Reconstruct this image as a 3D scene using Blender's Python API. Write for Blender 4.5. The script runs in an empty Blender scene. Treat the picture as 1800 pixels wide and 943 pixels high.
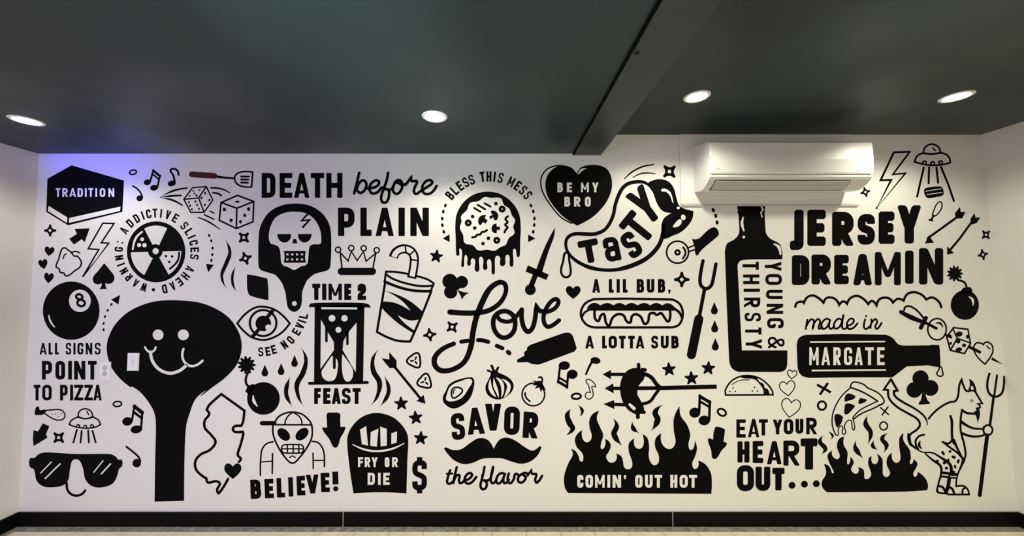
import bpy, bmesh, math, random
from mathutils import Vector, Matrix
from mathutils.geometry import tessellate_polygon
random.seed(7)
sc = bpy.context.scene
COL = sc.collection
PI = math.pi

# ------------------------------------------------------------------ camera
F = 640.0                    # focal length in pixels of the 1800 x 943 frame
CX, CY = 880.0, 471.5        # principal point
PITCH = math.atan(28.5 / F)
WALL_Y = 2.45                # distance from the camera to the mural wall
def ray(px, py):
    a, b = (px - CX) / F, (CY - py) / F
    cp, sp = math.cos(PITCH), math.sin(PITCH)
    return Vector((a, cp - b * sp, sp + b * cp))
_d = ray(900, 924.5)
CAM_Z = -_d.z / _d.y * WALL_Y       # the floor meets the wall at this height
CAM = Vector((0, 0, CAM_Z))
def at(px, py, Y=WALL_Y):
    d = ray(px, py)
    return CAM + d * (Y / d.y)
cam = bpy.data.cameras.new('camera')
cam.sensor_fit = 'HORIZONTAL'; cam.sensor_width = 36
cam.lens = F / 1800 * 36
cam.shift_x = (900 - CX) / 1800
cam.clip_start = 0.02
co = bpy.data.objects.new('camera', cam); COL.objects.link(co)
co.location = CAM; co.rotation_euler = (PI / 2 + PITCH, 0, 0)
sc.camera = co

# ------------------------------------------------------------------ light and exposure
w = bpy.data.worlds.new('world'); sc.world = w; w.use_nodes = True
w.node_tree.nodes['Background'].inputs[0].default_value = (0.05, 0.055, 0.06, 1)
w.node_tree.nodes['Background'].inputs[1].default_value = 0.3
sc.view_settings.view_transform = 'Standard'; sc.view_settings.look = 'None'
sc.view_settings.gamma = 1; sc.view_settings.use_curve_mapping = False
sc.view_settings.exposure = 0.48
WARM = (1.0, 1.0, 0.81)
LAMP_W = 18.0
ROOM_W = 80.0
BLUE_W = 42.0
def light(kind, name, loc, energy, color, aim=None, **kw):
    l = bpy.data.lights.new(name, kind); l.energy = energy; l.color = color
    for k, v in kw.items(): setattr(l, k, v)
    o = bpy.data.objects.new(name, l); COL.objects.link(o); o.location = loc
    if aim is not None:
        o.rotation_euler = (Vector(aim) - Vector(loc)).to_track_quat('-Z', 'Y').to_euler()
    return o

# room measures
ZC = at(540, 270.5).z              # lower ceiling over the left two thirds
ZCR = at(1400, 237).z              # higher ceiling over the right third
ZB = ZC - .012             # underside of the beam
XL = at(52, 560).x
XR = at(1724, 235).x; XRB = at(1792, 924).x      # the right wall leans out a little towards the floor
XB0 = at(1009, 271).x; XB1 = at(1056, 271).x
YF = -2.6                          # wall behind the camera

# ------------------------------------------------------------------ materials
def mat(name, col, rough=0.6, spec=0.5, metal=0.0, emit=None, strength=0, bump=None, var=None, rvar=None):
    m = bpy.data.materials.new(name); m.use_nodes = True
    nt = m.node_tree; b = nt.nodes['Principled BSDF']
    b.inputs['Base Color'].default_value = (*col, 1)
    b.inputs['Roughness'].default_value = rough
    b.inputs['Specular IOR Level'].default_value = spec
    b.inputs['Metallic'].default_value = metal
    if emit:
        b.inputs['Emission Color'].default_value = (*emit, 1)
        b.inputs['Emission Strength'].default_value = strength
    tc = nt.nodes.new('ShaderNodeTexCoord')
    if var:                                   # (scale, second colour, low, high)
        n = nt.nodes.new('ShaderNodeTexNoise'); n.inputs['Scale'].default_value = var[0]; n.inputs['Detail'].default_value = 5
        r = nt.nodes.new('ShaderNodeMapRange'); r.inputs[1].default_value = var[2]; r.inputs[2].default_value = var[3]
        x = nt.nodes.new('ShaderNodeMix'); x.data_type = 'RGBA'
        x.inputs[6].default_value = (*col, 1); x.inputs[7].default_value = (*var[1], 1)
        g = nt.nodes.new('ShaderNodeNewGeometry')
        nt.links.new(g.outputs['Position'], n.inputs['Vector']); nt.links.new(n.outputs['Fac'], r.inputs[0])
        nt.links.new(r.outputs[0], x.inputs[0]); nt.links.new(x.outputs[2], b.inputs['Base Color'])
    if rvar:                                  # (scale, rough low, rough high)
        n = nt.nodes.new('ShaderNodeTexNoise'); n.inputs['Scale'].default_value = rvar[0]; n.inputs['Detail'].default_value = 2
        r = nt.nodes.new('ShaderNodeMapRange'); r.inputs[1].default_value = .35; r.inputs[2].default_value = .65
        r.inputs[3].default_value = rvar[1]; r.inputs[4].default_value = rvar[2]
        g = nt.nodes.new('ShaderNodeNewGeometry')
        nt.links.new(g.outputs['Position'], n.inputs['Vector']); nt.links.new(n.outputs['Fac'], r.inputs[0])
        nt.links.new(r.outputs[0], b.inputs['Roughness'])
    if bump:                                  # (scale, strength, distance)
        n = nt.nodes.new('ShaderNodeTexNoise'); n.inputs['Scale'].default_value = bump[0]; n.inputs['Detail'].default_value = 3
        g = nt.nodes.new('ShaderNodeNewGeometry')
        bp = nt.nodes.new('ShaderNodeBump'); bp.inputs['Strength'].default_value = bump[1]; bp.inputs['Distance'].default_value = bump[2]
        nt.links.new(g.outputs['Position'], n.inputs['Vector']); nt.links.new(n.outputs['Fac'], bp.inputs['Height'])
        nt.links.new(bp.outputs[0], b.inputs['Normal'])
    return m
WHITE = (0.74, 0.72, 0.68)
M_WALL = mat('white_wall_paint', WHITE, .55, .35, bump=(260, .12, .002))
M_BLACK = mat('black_mural_paint', (.0020, .0018, .0017), .6, .05, bump=(260, .1, .002))
M_REDGLARE = mat('black_paint_red_glare', (.05, .008, .008), .5, .25)  # black paint of the spatula handle with a red glare put into its colour
M_SIDE = mat('side_wall_paint', (.72, .68, .64), .6, .3, bump=(260, .12, .002))
M_CEIL = mat('dark_satin_ceiling_paint', (.015, .027, .027), .45, .38, bump=(180, .1, .002), rvar=(1.3, .34, .55))
M_BEAM = mat('dark_beam_paint', (.022, .027, .027), .45, .5, bump=(180, .1, .002))
M_BASE = mat('black_baseboard_paint', (.003, .003, .003), .5, .1)
M_TRIMWHITE = mat('light_grey_joint_filler', (.5, .5, .48), .6)
M_GROUT = mat('grey_mortar', (.20, .17, .145), .85, .3, var=(28, (.42, .38, .33), .35, .7), bump=(60, .6, .004))
M_TILE = mat('cream_floor_tile', (.92, .80, .62), .35, .5, var=(9, (.84, .70, .52), .35, .7))
M_PLASTIC = mat('white_air_conditioner_plastic', (.72, .70, .66), .35, .5)
M_PLASTIC2 = mat('grey_white_flap_plastic', (.50, .48, .45), .4, .5)
M_DARK = mat('dark_air_gap', (.02, .02, .02), .8)
M_PLATE = mat('white_switch_plastic', (.82, .81, .79), .3, .5)
M_LOGO = mat('grey_printed_mark', (.33, .33, .33), .5)
M_LENS = mat('lit_lamp_lens', (1, 1, 1), .5, emit=(1.0, .93, .78), strength=14)
M_RIM = mat('white_lamp_trim', (.8, .8, .78), .4)
M_BEAMSHADE = mat('beam_shade_black', (.003, .003, .003), .8, .05)  # black that stands for the shade on the beam's left side
M_STEEL = mat('dark_bolt_metal', (.02, .02, .02), .4, .5, .5)

# ------------------------------------------------------------------ object helpers
def mesh_obj(name, verts, faces, mats, parent=None, fmats=None, loc=None, smooth=False):
    me = bpy.data.meshes.new(name)
    L = Vector(loc) if loc is not None else Vector((0, 0, 0))
    me.from_pydata([tuple(Vector(v) - L) for v in verts], [], faces)
    for m in (mats if isinstance(mats, (list, tuple)) else [mats]): me.materials.append(m)
    if fmats: me.polygons.foreach_set('material_index', fmats)
    if smooth: me.polygons.foreach_set('use_smooth', [True] * len(me.polygons))
    me.update()
    o = bpy.data.objects.new(name, me); COL.objects.link(o)
    o.location = L
    if parent is not None:
        o.parent = parent; o.location = L - parent.location
    return o
def tag(o, label=None, cat=None, group=None, kind=None):
    if label: o['label'] = label
    if cat: o['category'] = cat
    if group: o['group'] = group
    if kind: o['kind'] = kind
    return o
def empty(name, loc):
    o = bpy.data.objects.new(name, None); COL.objects.link(o); o.location = loc; o.empty_display_size = .05
    return o
def box(name, a, b, m, parent=None, bev=0, seg=2):
    bm = bmesh.new(); bmesh.ops.create_cube(bm, size=1)
    c = (Vector(a) + Vector(b)) / 2; s = [abs(b[i] - a[i]) for i in range(3)]
    for v in bm.verts: v.co = Vector((v.co.x * s[0], v.co.y * s[1], v.co.z * s[2]))
    if bev: bmesh.ops.bevel(bm, geom=bm.edges[:], offset=bev, segments=seg, affect='EDGES', profile=.6)
    me = bpy.data.meshes.new(name); bm.to_mesh(me); bm.free(); me.materials.append(m)
    o = bpy.data.objects.new(name, me); COL.objects.link(o); o.location = c
    if parent is not None: o.parent = parent; o.location = c - parent.location
    return o
def lathe(name, prof, c, m, parent=None, n=40, axis='z'):
    V, Fc = [], []
    for i in range(n):
        a = 2 * PI * i / n
        for r, h in prof:
            p = Vector((r * math.cos(a), r * math.sin(a), h))
            if axis == 'y': p = Vector((p.x, -p.z, p.y))
            V.append(Vector(c) + p)
    k = len(prof)
    for i in range(n):
        j = (i + 1) % n
        for q in range(k - 1): Fc.append((i * k + q, j * k + q, j * k + q + 1, i * k + q + 1))
    Fc.append([i * k for i in range(n)][::-1]); Fc.append([i * k + k - 1 for i in range(n)])
    return mesh_obj(name, V, Fc, m, parent, loc=c, smooth=False)

# ------------------------------------------------------------------ the room
T = .12
def struct(name, a, b, m): return tag(box(name, a, b, m), kind='structure')
wall_back = struct('wall_back', (XL - T, WALL_Y, 0), (XRB + T, WALL_Y + T, ZCR + .1), M_WALL)
struct('wall_left', (XL - T, YF, 0), (XL, WALL_Y, ZCR + .1), M_SIDE)
k_ = (XR - XRB) / ZCR; xt = XRB + k_ * (ZCR + .1)
tag(mesh_obj('wall_right', [(x + d, y, z) for x, z in ((XRB, 0), (xt, ZCR + .1)) for d in (0, T) for y in (YF, WALL_Y)], [(0, 1, 5, 4), (2, 6, 7, 3), (0, 4, 6, 2), (1, 3, 7, 5), (4, 5, 7, 6), (0, 2, 3, 1)], M_SIDE), kind='structure')
struct('wall_front', (XL - T, YF - T, 0), (XRB + T, YF, ZCR + .1), M_SIDE)
tag(box('ceiling', (XL - T, YF - T, ZC), (XB0 + .001, WALL_Y, ZCR + .2), M_CEIL), 'dark green-grey satin ceiling, the lower part over most of the mural', kind='structure')
tag(box('ceiling', (XB1 - .001, YF - T, ZCR), (XR + T, WALL_Y, ZCR + .2), M_CEIL), 'dark green-grey satin ceiling, the higher part above the air conditioner', kind='structure')
beam = tag(box('ceiling_beam', (XB0, YF, ZB), (XB1, WALL_Y, ZCR + .15), M_BEAM, bev=.002), 'dark flat beam that steps up to the higher ceiling', kind='structure')
box('beam_side_shade', (XB0 - .009, YF, ZB), (XB0, WALL_Y, ZC + .0005), M_BEAMSHADE, beam)  # shade of the beam's left face, put in as a black strip
bp = at(1119, 94); k_ = (ZB - CAM_Z) / (bp.z - CAM_Z); bp = CAM + (bp - CAM) * k_
lathe('bolt', [(.0001, -.006), (.008, -.006), (.009, 0), (.0001, 0.0)], (bp.x, bp.y, ZB), M_STEEL, beam, 10)
bp = at(1029, 248); k_ = (ZB - CAM_Z) / (bp.z - CAM_Z); bp = CAM + (bp - CAM) * k_
# floor: grey mortar bed with cream tiles
floor = struct('floor', (XL - T, YF - T, -.1), (XRB + T, WALL_Y + T, 0), M_GROUT)
TW = .2165; d = ray(900, 937); TY1 = -CAM_Z / d.z * d.y
tile_me = None; x0 = at(625, 937).x * TY1 / WALL_Y
i0 = int((XL - x0) / TW) ; i1 = int((XRB - x0) / TW) + 2
for j in range(8):
    for i in range(i0, i1):
        a = (x0 + i * TW + .0012, TY1 - (j + 1) * TW + .0012, 0); b = (x0 + (i + 1) * TW - .0012, TY1 - j * TW - .0012, .006)
        if a[0] < XL - TW * .5 or b[0] > XRB + TW * .5: continue
        if tile_me is None:
            o = box('tile', a, b, M_TILE, floor, bev=.0015, seg=1); tile_me = o.data
        else:
            o = bpy.data.objects.new('tile', tile_me); COL.objects.link(o)
            o.parent = floor; o.location = (Vector(a) + Vector(b)) / 2 - floor.location
# baseboards, black, of butted boards
BZ = at(900, 900).z; BD = .014
def boards(name, segs):
    r = tag(empty(name, segs[0][0]), kind='structure')
    for a, b in segs: box('board', a, b, M_BASE, r, bev=.0012, seg=1)
    return r
xs = [XL, at(604.5, 912).x, at(1181, 912).x, XRB - .004]
bb = boards('baseboard_back', [((xs[i] + (.002 if i else 0), WALL_Y - BD, 0), (xs[i + 1] - (.002 if i < 2 else 0), WALL_Y, BZ)) for i in range(3)])
for x in xs[1:3]: box('joint_filler', (x - .002, WALL_Y - BD + .0008, 0), (x + .002, WALL_Y, BZ), M_TRIMWHITE, bb)
boards('baseboard_left', [((XL, YF, 0), (XL + BD, WALL_Y - BD, BZ))])
boards('baseboard_right', [((XRB - BD - .006, YF, 0), (XRB, WALL_Y - BD, BZ))])

# ------------------------------------------------------------------ recessed lamps
def downlight(px, py, z, label, W=None):
    d = ray(px, py); p = CAM + d * ((z - CAM_Z) / d.z)
    lamp(p.x, p.y, z, label, W)
def lamp(x, y, z, label, W=None):
    r = tag(empty('recessed_downlight', (x, y, z)), label, 'ceiling lamp', 'recessed downlights in the dark ceiling')
    lathe('trim_ring', [(.050, -.001), (.052, -.004), (.062, -.005), (.067, -.001), (.067, 0)], (x, y, z), M_RIM, r)
    lathe('lens', [(.0001, -.0045), (.040, -.0045), (.050, -.002), (.050, 0)], (x, y, z), M_LENS, r)
    light('SPOT', 'downlight_beam', (x, y, z - .03), W or LAMP_W, WARM, aim=(x, y, 0), spot_size=math.radians(153), spot_blend=.5, shadow_soft_size=.045)
downlight(47, 212, ZC, 'round recessed downlight above the mural\'s black hexagon block', LAMP_W * .6)
downlight(764, 205, ZC, 'round recessed downlight above the mural\'s words before and plain')
downlight(1225, 170, ZCR, 'round recessed downlight between the beam and the air conditioner')
downlight(1681, 170, ZCR, 'round recessed downlight above the mural\'s lightning bolt and large flying saucer')
# lamps of the rest of the room, behind the camera: plain lamps, only their light is seen
for x, z, k_ in ((-2.3, ZC, .08), (-.1, ZC, 1.35), (1.15, ZCR, 1.1), (2.4, ZCR, .9)):
    light('SPOT', 'rear_downlight', (x, -.9, z - .03), ROOM_W * k_, WARM, aim=(x, -.9, 0), spot_size=math.radians(168), spot_blend=.4, shadow_soft_size=.06)
# blue LED glow from a strip at the top of the left wall, just out of frame
light('SPOT', 'blue_led_lamp', (XL + .04, WALL_Y - 1.1, ZC - .05), BLUE_W, (.015, .03, 1.0), aim=(XL + .42, WALL_Y, ZC + .02), spot_size=math.radians(50), spot_blend=1.0, shadow_soft_size=.03)
p_ = at(570, 30); p_ = CAM + (p_ - CAM) * ((ZC - CAM_Z) / (p_.z - CAM_Z))
light('SPOT', 'ceiling_fill_light', (p_.x + .2, -1.0, .9), 150, (.55, .95, 1.0), aim=(p_.x + .3, p_.y - .75, ZC), spot_size=math.radians(62), spot_blend=1.0, shadow_soft_size=.2)  # unseen spot behind the camera, added to brighten the lower ceiling
light('SPOT', 'ceiling_patch_fill', (p_.x - .2, -.8, 1.0), 300, (.70, .90, 1.0), aim=p_, spot_size=math.radians(24), spot_blend=1.0, shadow_soft_size=.1)  # narrow added spot that makes a bright patch on the lower ceiling
q_ = at(1585, 40); q_ = CAM + (q_ - CAM) * ((ZCR - CAM_Z) / (q_.z - CAM_Z))
light('SPOT', 'ceiling_patch_fill', (q_.x + .3, -.6, 1.0), 130, (.75, .92, 1.0), aim=q_, spot_size=math.radians(20), spot_blend=1.0, shadow_soft_size=.1)  # another added spot, for a bright patch on the higher ceiling
light('AREA', 'cool_left_fill', (XL + .6, -.6, 1.5), 26, (.50, .50, 1.0), aim=(XL + 1.0, WALL_Y, .9), shape='RECTANGLE', size=.7, size_y=.5)  # unseen area light added to give the wall's left side a bluish tint

# ------------------------------------------------------------------ air conditioner on its panel
PY = WALL_Y - .012
pn = tag(empty('mounting_panel', at(1355, 300)), 'flat white wall panel behind the air conditioner with a grey lower lip', 'panel')
a = at(1197.5, 362, PY); b = at(1500, 360, PY)
box('board', (a.x, PY, a.z + .012), (b.x, WALL_Y, ZCR - .001), M_WALL, pn, bev=.001, seg=1)
b2 = at(1510, 360, PY)
box('lip', (a.x + .004, PY, a.z - .001), (b2.x, WALL_Y, a.z + .011), M_PLASTIC2, pn, bev=.001, seg=1)
ac = tag(empty('air_conditioner', at(1355, 338, PY)), 'white wall-mounted air conditioner with a closed flap under the ceiling', 'air conditioner')
X0 = at(1219.5, 300, PY).x; Y1 = PY - .19; X1 = at(1534, 280, Y1).x
def zz(py, Y): return at(1300, py, Y).z
prof = [(PY, zz(257, PY)), (PY - .12, zz(252.5, PY - .12)), (Y1 + .03, zz(249, Y1 + .03)), (Y1 + .008, zz(249.5, Y1 + .008)), (Y1, zz(252, Y1)), (Y1 - .004, zz(280, Y1 - .004)), (Y1, zz(303, Y1)),
        (Y1 + .010, zz(306.5, Y1 + .010)), (Y1 + .004, zz(308.5, Y1 + .004)), (Y1 + .004, zz(311, Y1 + .004)), (Y1 + .016, zz(316, Y1 + .016)), (Y1 + .045, zz(325, Y1 + .045)), (Y1 + .085, zz(334, Y1 + .085)), (Y1 + .12, zz(337, Y1 + .12)), (PY, zz(338.5, PY))]
def extr(name, prof, x0, x1, m, parent, bevx=0.012):
    # extrude a (y,z) profile along x, ends drawn in slightly for rounded cheeks
    cy = sum(p[0] for p in prof) / len(prof); cz = sum(p[1] for p in prof) / len(prof)
    V = []; st = [(x0, 1 - bevx * 1.6), (x0 + .003, 1 - bevx * .5), (x0 + .01, 1), (x1 - .01, 1), (x1 - .003, 1 - bevx * .5), (x1, 1 - bevx * 1.6)]
    for x, s in st:
        for y, z in prof: V.append((x, PY if abs(y - PY) < 1e-6 else cy + (y - cy) * s, cz + (z - cz) * s))
    n = len(prof); Fc = []
    for k in range(len(st) - 1):
        for i in range(n):
            j = (i + 1) % n; Fc.append((k * n + i, k * n + j, (k + 1) * n + j, (k + 1) * n + i))
    Fc.append(list(range(n))[::-1]); Fc.append([(len(st) - 1) * n + i for i in range(n)])
    o = mesh_obj(name, V, Fc, m, parent, loc=((x0 + x1) / 2, cy, cz))
    bm = bmesh.new(); bm.from_mesh(o.data); bmesh.ops.recalc_face_normals(bm, faces=bm.faces); bm.to_mesh(o.data); bm.free()
    return o
extr('body', prof, X0, X1, M_PLASTIC, ac)
# removable front panel, a thin skin over the front with its lower edge standing off
fp = [(Y1 + .02, zz(250, Y1 + .02) + .003), (Y1 - .004, zz(251, Y1 - .004) + .001), (Y1 - .009, zz(280, Y1 - .009)), (Y1 - .006, zz(302, Y1 - .006)), (Y1 - .002, zz(305.5, Y1 - .002)), (Y1 + .006, zz(305, Y1 + .006)), (Y1 + .004, zz(280, Y1 + .004))]
extr('front_panel', fp, X0 + .006, X1 - .003, M_PLASTIC, ac, .0)
# flap with dark gaps above and below
def bez(a, b, t): return Vector(a).lerp(Vector(b), t)
ya, za = Y1 + .021, zz(316.5, Y1 + .021); yb, zb = Y1 + .083, zz(333, Y1 + .083)
fx0 = at(1258, 314.5, ya).x; fx1 = at(1497, 314, ya).x
def strip(name, t0, t1, off, x0, x1, m, th=.004):
    dy, dz = yb - ya, zb - za; L = math.hypot(dy, dz); ny, nz = dz / L, -dy / L     # outward: towards the camera and down
    if ny > 0: ny, nz = -ny, -nz
    p0 = (ya + dy * t0, za + dz * t0); p1 = (ya + dy * t1, za + dz * t1); V = []
    mid = ((p0[0] + p1[0]) / 2 + ny * th * .8, (p0[1] + p1[1]) / 2 + nz * th * .8)
    for x in (x0, x1):
        for (y, z), o_ in ((p0, -.012), (p0, off), (mid, off), (p1, off), (p1, -.012)): V.append((x, y + ny * o_, z + nz * o_))
    Fc = [(0, 1, 6, 5), (1, 2, 7, 6), (2, 3, 8, 7), (3, 4, 9, 8), (4, 0, 5, 9), (0, 4, 3, 2, 1), (5, 6, 7, 8, 9)]
    o = mesh_obj(name, V, Fc, m, ac, loc=((x0 + x1) / 2, p0[0], p0[1]))
    bm = bmesh.new(); bm.from_mesh(o.data); bmesh.ops.recalc_face_normals(bm, faces=bm.faces); bm.to_mesh(o.data); bm.free()
    return o
tag(strip('air_outlet', -.04, 1.06, .0065, fx0 - .004, fx1 - .006, M_DARK, 0), 'dark slot around the flap')
strip('flap', .02, .47, .0095, fx0, fx1, M_PLASTIC2, .002)
strip('flap', .50, .97, .0095, fx0, fx1, M_PLASTIC2, .002)

# ------------------------------------------------------------------ painted motifs of the mural
# Each motif is traced in millimetre-true wall coordinates from a close-up (its corner and scale below) and laid on the wall.
CROPS = {'A': (0, 240, 3.929), 'B': (0, 460, 3.929), 'C': (0, 680, 3.584), 'D': (380, 280, 4.2875), 'E': (400, 480, 3.929), 'F': (400, 690, 3.726),
         'G': (740, 280, 4.286), 'H': (740, 470, 3.772), 'I': (740, 640, 3.627), 'J': (940, 270, 4.491), 'K': (970, 440, 4.716), 'L': (960, 620, 3.368),
         'M': (1160, 220, 4.2875), 'N': (1260, 420, 3.627), 'O': (1500, 200, 4.287), 'Q': (1500, 400, 3.627), 'R': (1270, 630, 3.629), 'S': (1520, 640, 3.111),
         'U': (1610, 640, 6.735), 'V': (1590, 740, 6.735), 'W': (1500, 600, 5.24), 'P': (0, 0, 1.0)}
def conv(src, dst, pts):
    a, b = CROPS[src], CROPS[dst]
    return [((a[0] + p[0] / a[2] - b[0]) * b[2], (a[1] + p[1] / a[2] - b[1]) * b[2]) + tuple(p[2:]) for p in pts]
def spline(pts, closed, n=7):
    N = len(pts); P = [Vector(p[:2]) for p in pts]; cor = [len(p) > 2 for p in pts]
    def tang(i):
        if not closed and i in (0, N - 1): return None
        if cor[i]: return None
        a = P[i] - P[i - 1]; b = P[(i + 1) % N] - P[i]; la, lb = a.length or 1e-6, b.length or 1e-6
        t = a / la * la ** 1.3 + b / lb * lb ** 1.3
        return t.normalized() if t.length > 1e-9 else None
    out = []
    for i in range(N if closed else N - 1):
        j = (i + 1) % N; ch = P[j] - P[i]; L = ch.length
        t0, t1 = tang(i), tang(j)
        m0 = t0 * L if t0 is not None else None; m1 = t1 * L if t1 is not None else None
        if m0 is None and m1 is None: out.append(P[i]); continue
        if m0 is None: m0 = (ch * 1.5 - m1 * .5)
        if m1 is None: m1 = (ch * 1.5 - m0 * .5)
        for k in range(n):
            s = k / n; s2, s3 = s * s, s * s * s
            out.append((2 * s3 - 3 * s2 + 1) * P[i] + (s3 - 2 * s2 + s) * m0 + (-2 * s3 + 3 * s2) * P[j] + (s3 - s2) * m1)
    if not closed: out.append(P[-1])
    return out
def fillet(pts, r, closed):
    P = [Vector(p[:2]) for p in pts]; N = len(P); out = []
    for i in range(N):
        if not closed and i in (0, N - 1): out.append(P[i]); continue
        a, b, c = P[i - 1], P[i], P[(i + 1) % N]
        u, v = a - b, c - b; lu, lv = u.length, v.length
        if lu < 1e-6 or lv < 1e-6: continue
        u, v = u / lu, v / lv; ang = math.acos(max(-1, min(1, u.dot(v))))
        if ang > 3.0: out.append(b); continue
        d = min(r / math.tan(ang / 2), lu * .495, lv * .495)
        p, q = b + u * d, b + v * d
        for k in range(7):
            s = k / 6; out.append(p * (1 - s) ** 2 * 1 + b * 2 * s * (1 - s) + q * s * s)
    return out
LZ = (.0006, .0011, .0016, .0006); MATI = (0, 1, 0, 2)
MOTIFS = []
class Piece:
    def __init__(s, name, label=None, up=None): s.name, s.label, s.up, s.v, s.f, s.m, s.e = name, label, up, [], [], [], 0
class M:
    def __init__(s, crop, name, label, cat='drawing', group=None, base='body'):
        s.c = CROPS[crop]; s.crop = crop; s.name, s.label, s.cat, s.group = name, label, cat, group
        s.pieces = [Piece(base)]; s.cur = s.pieces[0]; MOTIFS.append(s)
    def X(s, src, pts): return conv(src, s.crop, pts)
    def p(s, name, label=None, up=None):
        s.cur = Piece(name, label, up); s.pieces.append(s.cur); return s
    def add(s, pts, faces, c):
        cu = s.cur; cu.e += 1; off = LZ[c] + min(cu.e, 60) * .000004; k = len(cu.v)
        for p in pts:
            x_ = s.c[0] + p[0] / s.c[2]; q = at(x_ - max(0, x_ - 1700) * .075, s.c[1] + p[1] / s.c[2]); cu.v.append((q.x, WALL_Y - off, q.z))
        for f in faces: cu.f.append([k + i for i in f]); cu.m.append(MATI[c])
    def poly(s, P, c=0):
        tr = tessellate_polygon([[Vector((p[0], p[1], 0)) for p in P]])
        s.add(P, tr, c)
    def f(s, pts, c=0): s.poly(spline(pts, True), c); return s          # smooth filled outline; a third value marks a corner
    def g(s, pts, c=0): s.poly([Vector(p[:2]) for p in pts], c); return s   # straight-sided filled outline
    def e(s, x, y, rx, ry=None, rot=0, c=0):
        ry = rx if ry is None else ry; cr, sr = math.cos(math.radians(rot)), math.sin(math.radians(rot)); n = 36 if rx > 15 else 16
        P = [(x + rx * math.cos(2 * PI * i / n) * cr + ry * math.sin(2 * PI * i / n) * sr, y - rx * math.cos(2 * PI * i / n) * sr + ry * math.sin(2 * PI * i / n) * cr) for i in range(n)]
        s.add(P, [list(range(n))], c); return s
    def ribbon(s, Q, w, c, closed, cap):
        # drop doubles
        P = [Q[0]]
        for q in Q[1:]:
            if (q - P[-1]).length > 1e-3: P.append(q)
        if closed and len(P) > 2 and (P[0] - P[-1]).length < 1e-3: P.pop()
        N = len(P)
        if N < 2: return
        D = [0]
        for i in range(1, N): D.append(D[-1] + (P[i] - P[i - 1]).length)
        def wid(i):
            if not isinstance(w, tuple): return w / 2
            t = D[i] / D[-1] * (len(w) - 1); k = min(int(t), len(w) - 2); u = t - k; u = u * u * (3 - 2 * u)
            return (w[k] * (1 - u) + w[k + 1] * u) / 2
        V = []; A = []
        for i in range(N):
            if closed: a, b = P[i] - P[i - 1], P[(i + 1) % N] - P[i]
            else: a = P[i] - P[i - 1] if i else P[1] - P[0]; b = P[i + 1] - P[i] if i < N - 1 else P[-1] - P[-2]
            a, b = a.normalized(), b.normalized(); t = a + b
            if t.length < .15: t = b.copy()
            t.normalize(); n_ = Vector((-t.y, t.x)); k = 1 / max(.5, abs(n_.dot(Vector((-b.y, b.x)))))
            A.append((t, n_)); V += [P[i] + n_ * wid(i) * k, P[i] - n_ * wid(i) * k]
        Fc = [(2 * i, 2 * i + 1, 2 * i + 3, 2 * i + 2) for i in range(N - 1)]
        if closed: Fc.append((2 * N - 2, 2 * N - 1, 1, 0))
        s.add(V, Fc, c)
        if closed: return
        for i, sg in ((0, -1), (N - 1, 1)):
            t, n_ = A[i]; h = wid(i)
            if cap == 'r' and h > .3:
                s.add([P[i] + (n_ * math.cos(a) + t * sg * math.sin(a)) * h for a in [PI * k / 8 for k in range(9)]], [list(range(9))], c)
            elif isinstance(cap, float):                # square end with softened corners: cap = chamfer share
                q = cap * h * 2
                s.add([P[i] + n_ * h, P[i] + n_ * h + t * sg * (h - q), P[i] + n_ * (h - q) + t * sg * h, P[i] - n_ * (h - q) + t * sg * h, P[i] - n_ * h + t * sg * (h - q), P[i] - n_ * h], [list(range(6))], c)
    def fat(s, w, c):
        d = .5 * s.c[2] if c != 1 else 0
        return tuple(x + d if x > 4 or s.c[2] < 2 else x for x in w) if isinstance(w, tuple) else w + d
    def k(s, pts, w, c=0, closed=False, cap='r'):       # smooth brush stroke
        w = s.fat(w, c); s.ribbon(spline(pts, closed), w, c, closed, cap); return s
    def l(s, pts, w, c=0, closed=False, cap='r'):       # straight-sided brush stroke
        w = s.fat(w, c); s.ribbon([Vector(p[:2]) for p in pts], w, c, closed, cap)
        if cap == 'r' and not isinstance(w, tuple):
            for p in (pts if closed else pts[1:-1]): s.e(p[0], p[1], w / 2 * .98, c=c)
        return s
    def r(s, x, y, rx, ry, w, rot=0, c=0):
        w = s.fat(w, c); cr, sr = math.cos(math.radians(rot)), math.sin(math.radians(rot)); n = 32
        P = [Vector((x + rx * math.cos(2 * PI * i / n) * cr + ry * math.sin(2 * PI * i / n) * sr, y - rx * math.cos(2 * PI * i / n) * sr + ry * math.sin(2 * PI * i / n) * cr)) for i in range(n)]
        s.ribbon(P, w, c, True, None); return s
    def dots(s, pts, r, r2=None, c=0):
        for i, p in enumerate(pts):
            if r2 and len(pts) > 1:
                q = pts[i + 1] if i + 1 < len(pts) else pts[i - 1]; a = math.degrees(math.atan2(-(q[1] - p[1]), q[0] - p[0])); s.p('dash').e(p[0], p[1], r, r2, a, c)
            else: s.e(p[0], p[1], r, c=c)
        return s
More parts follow.
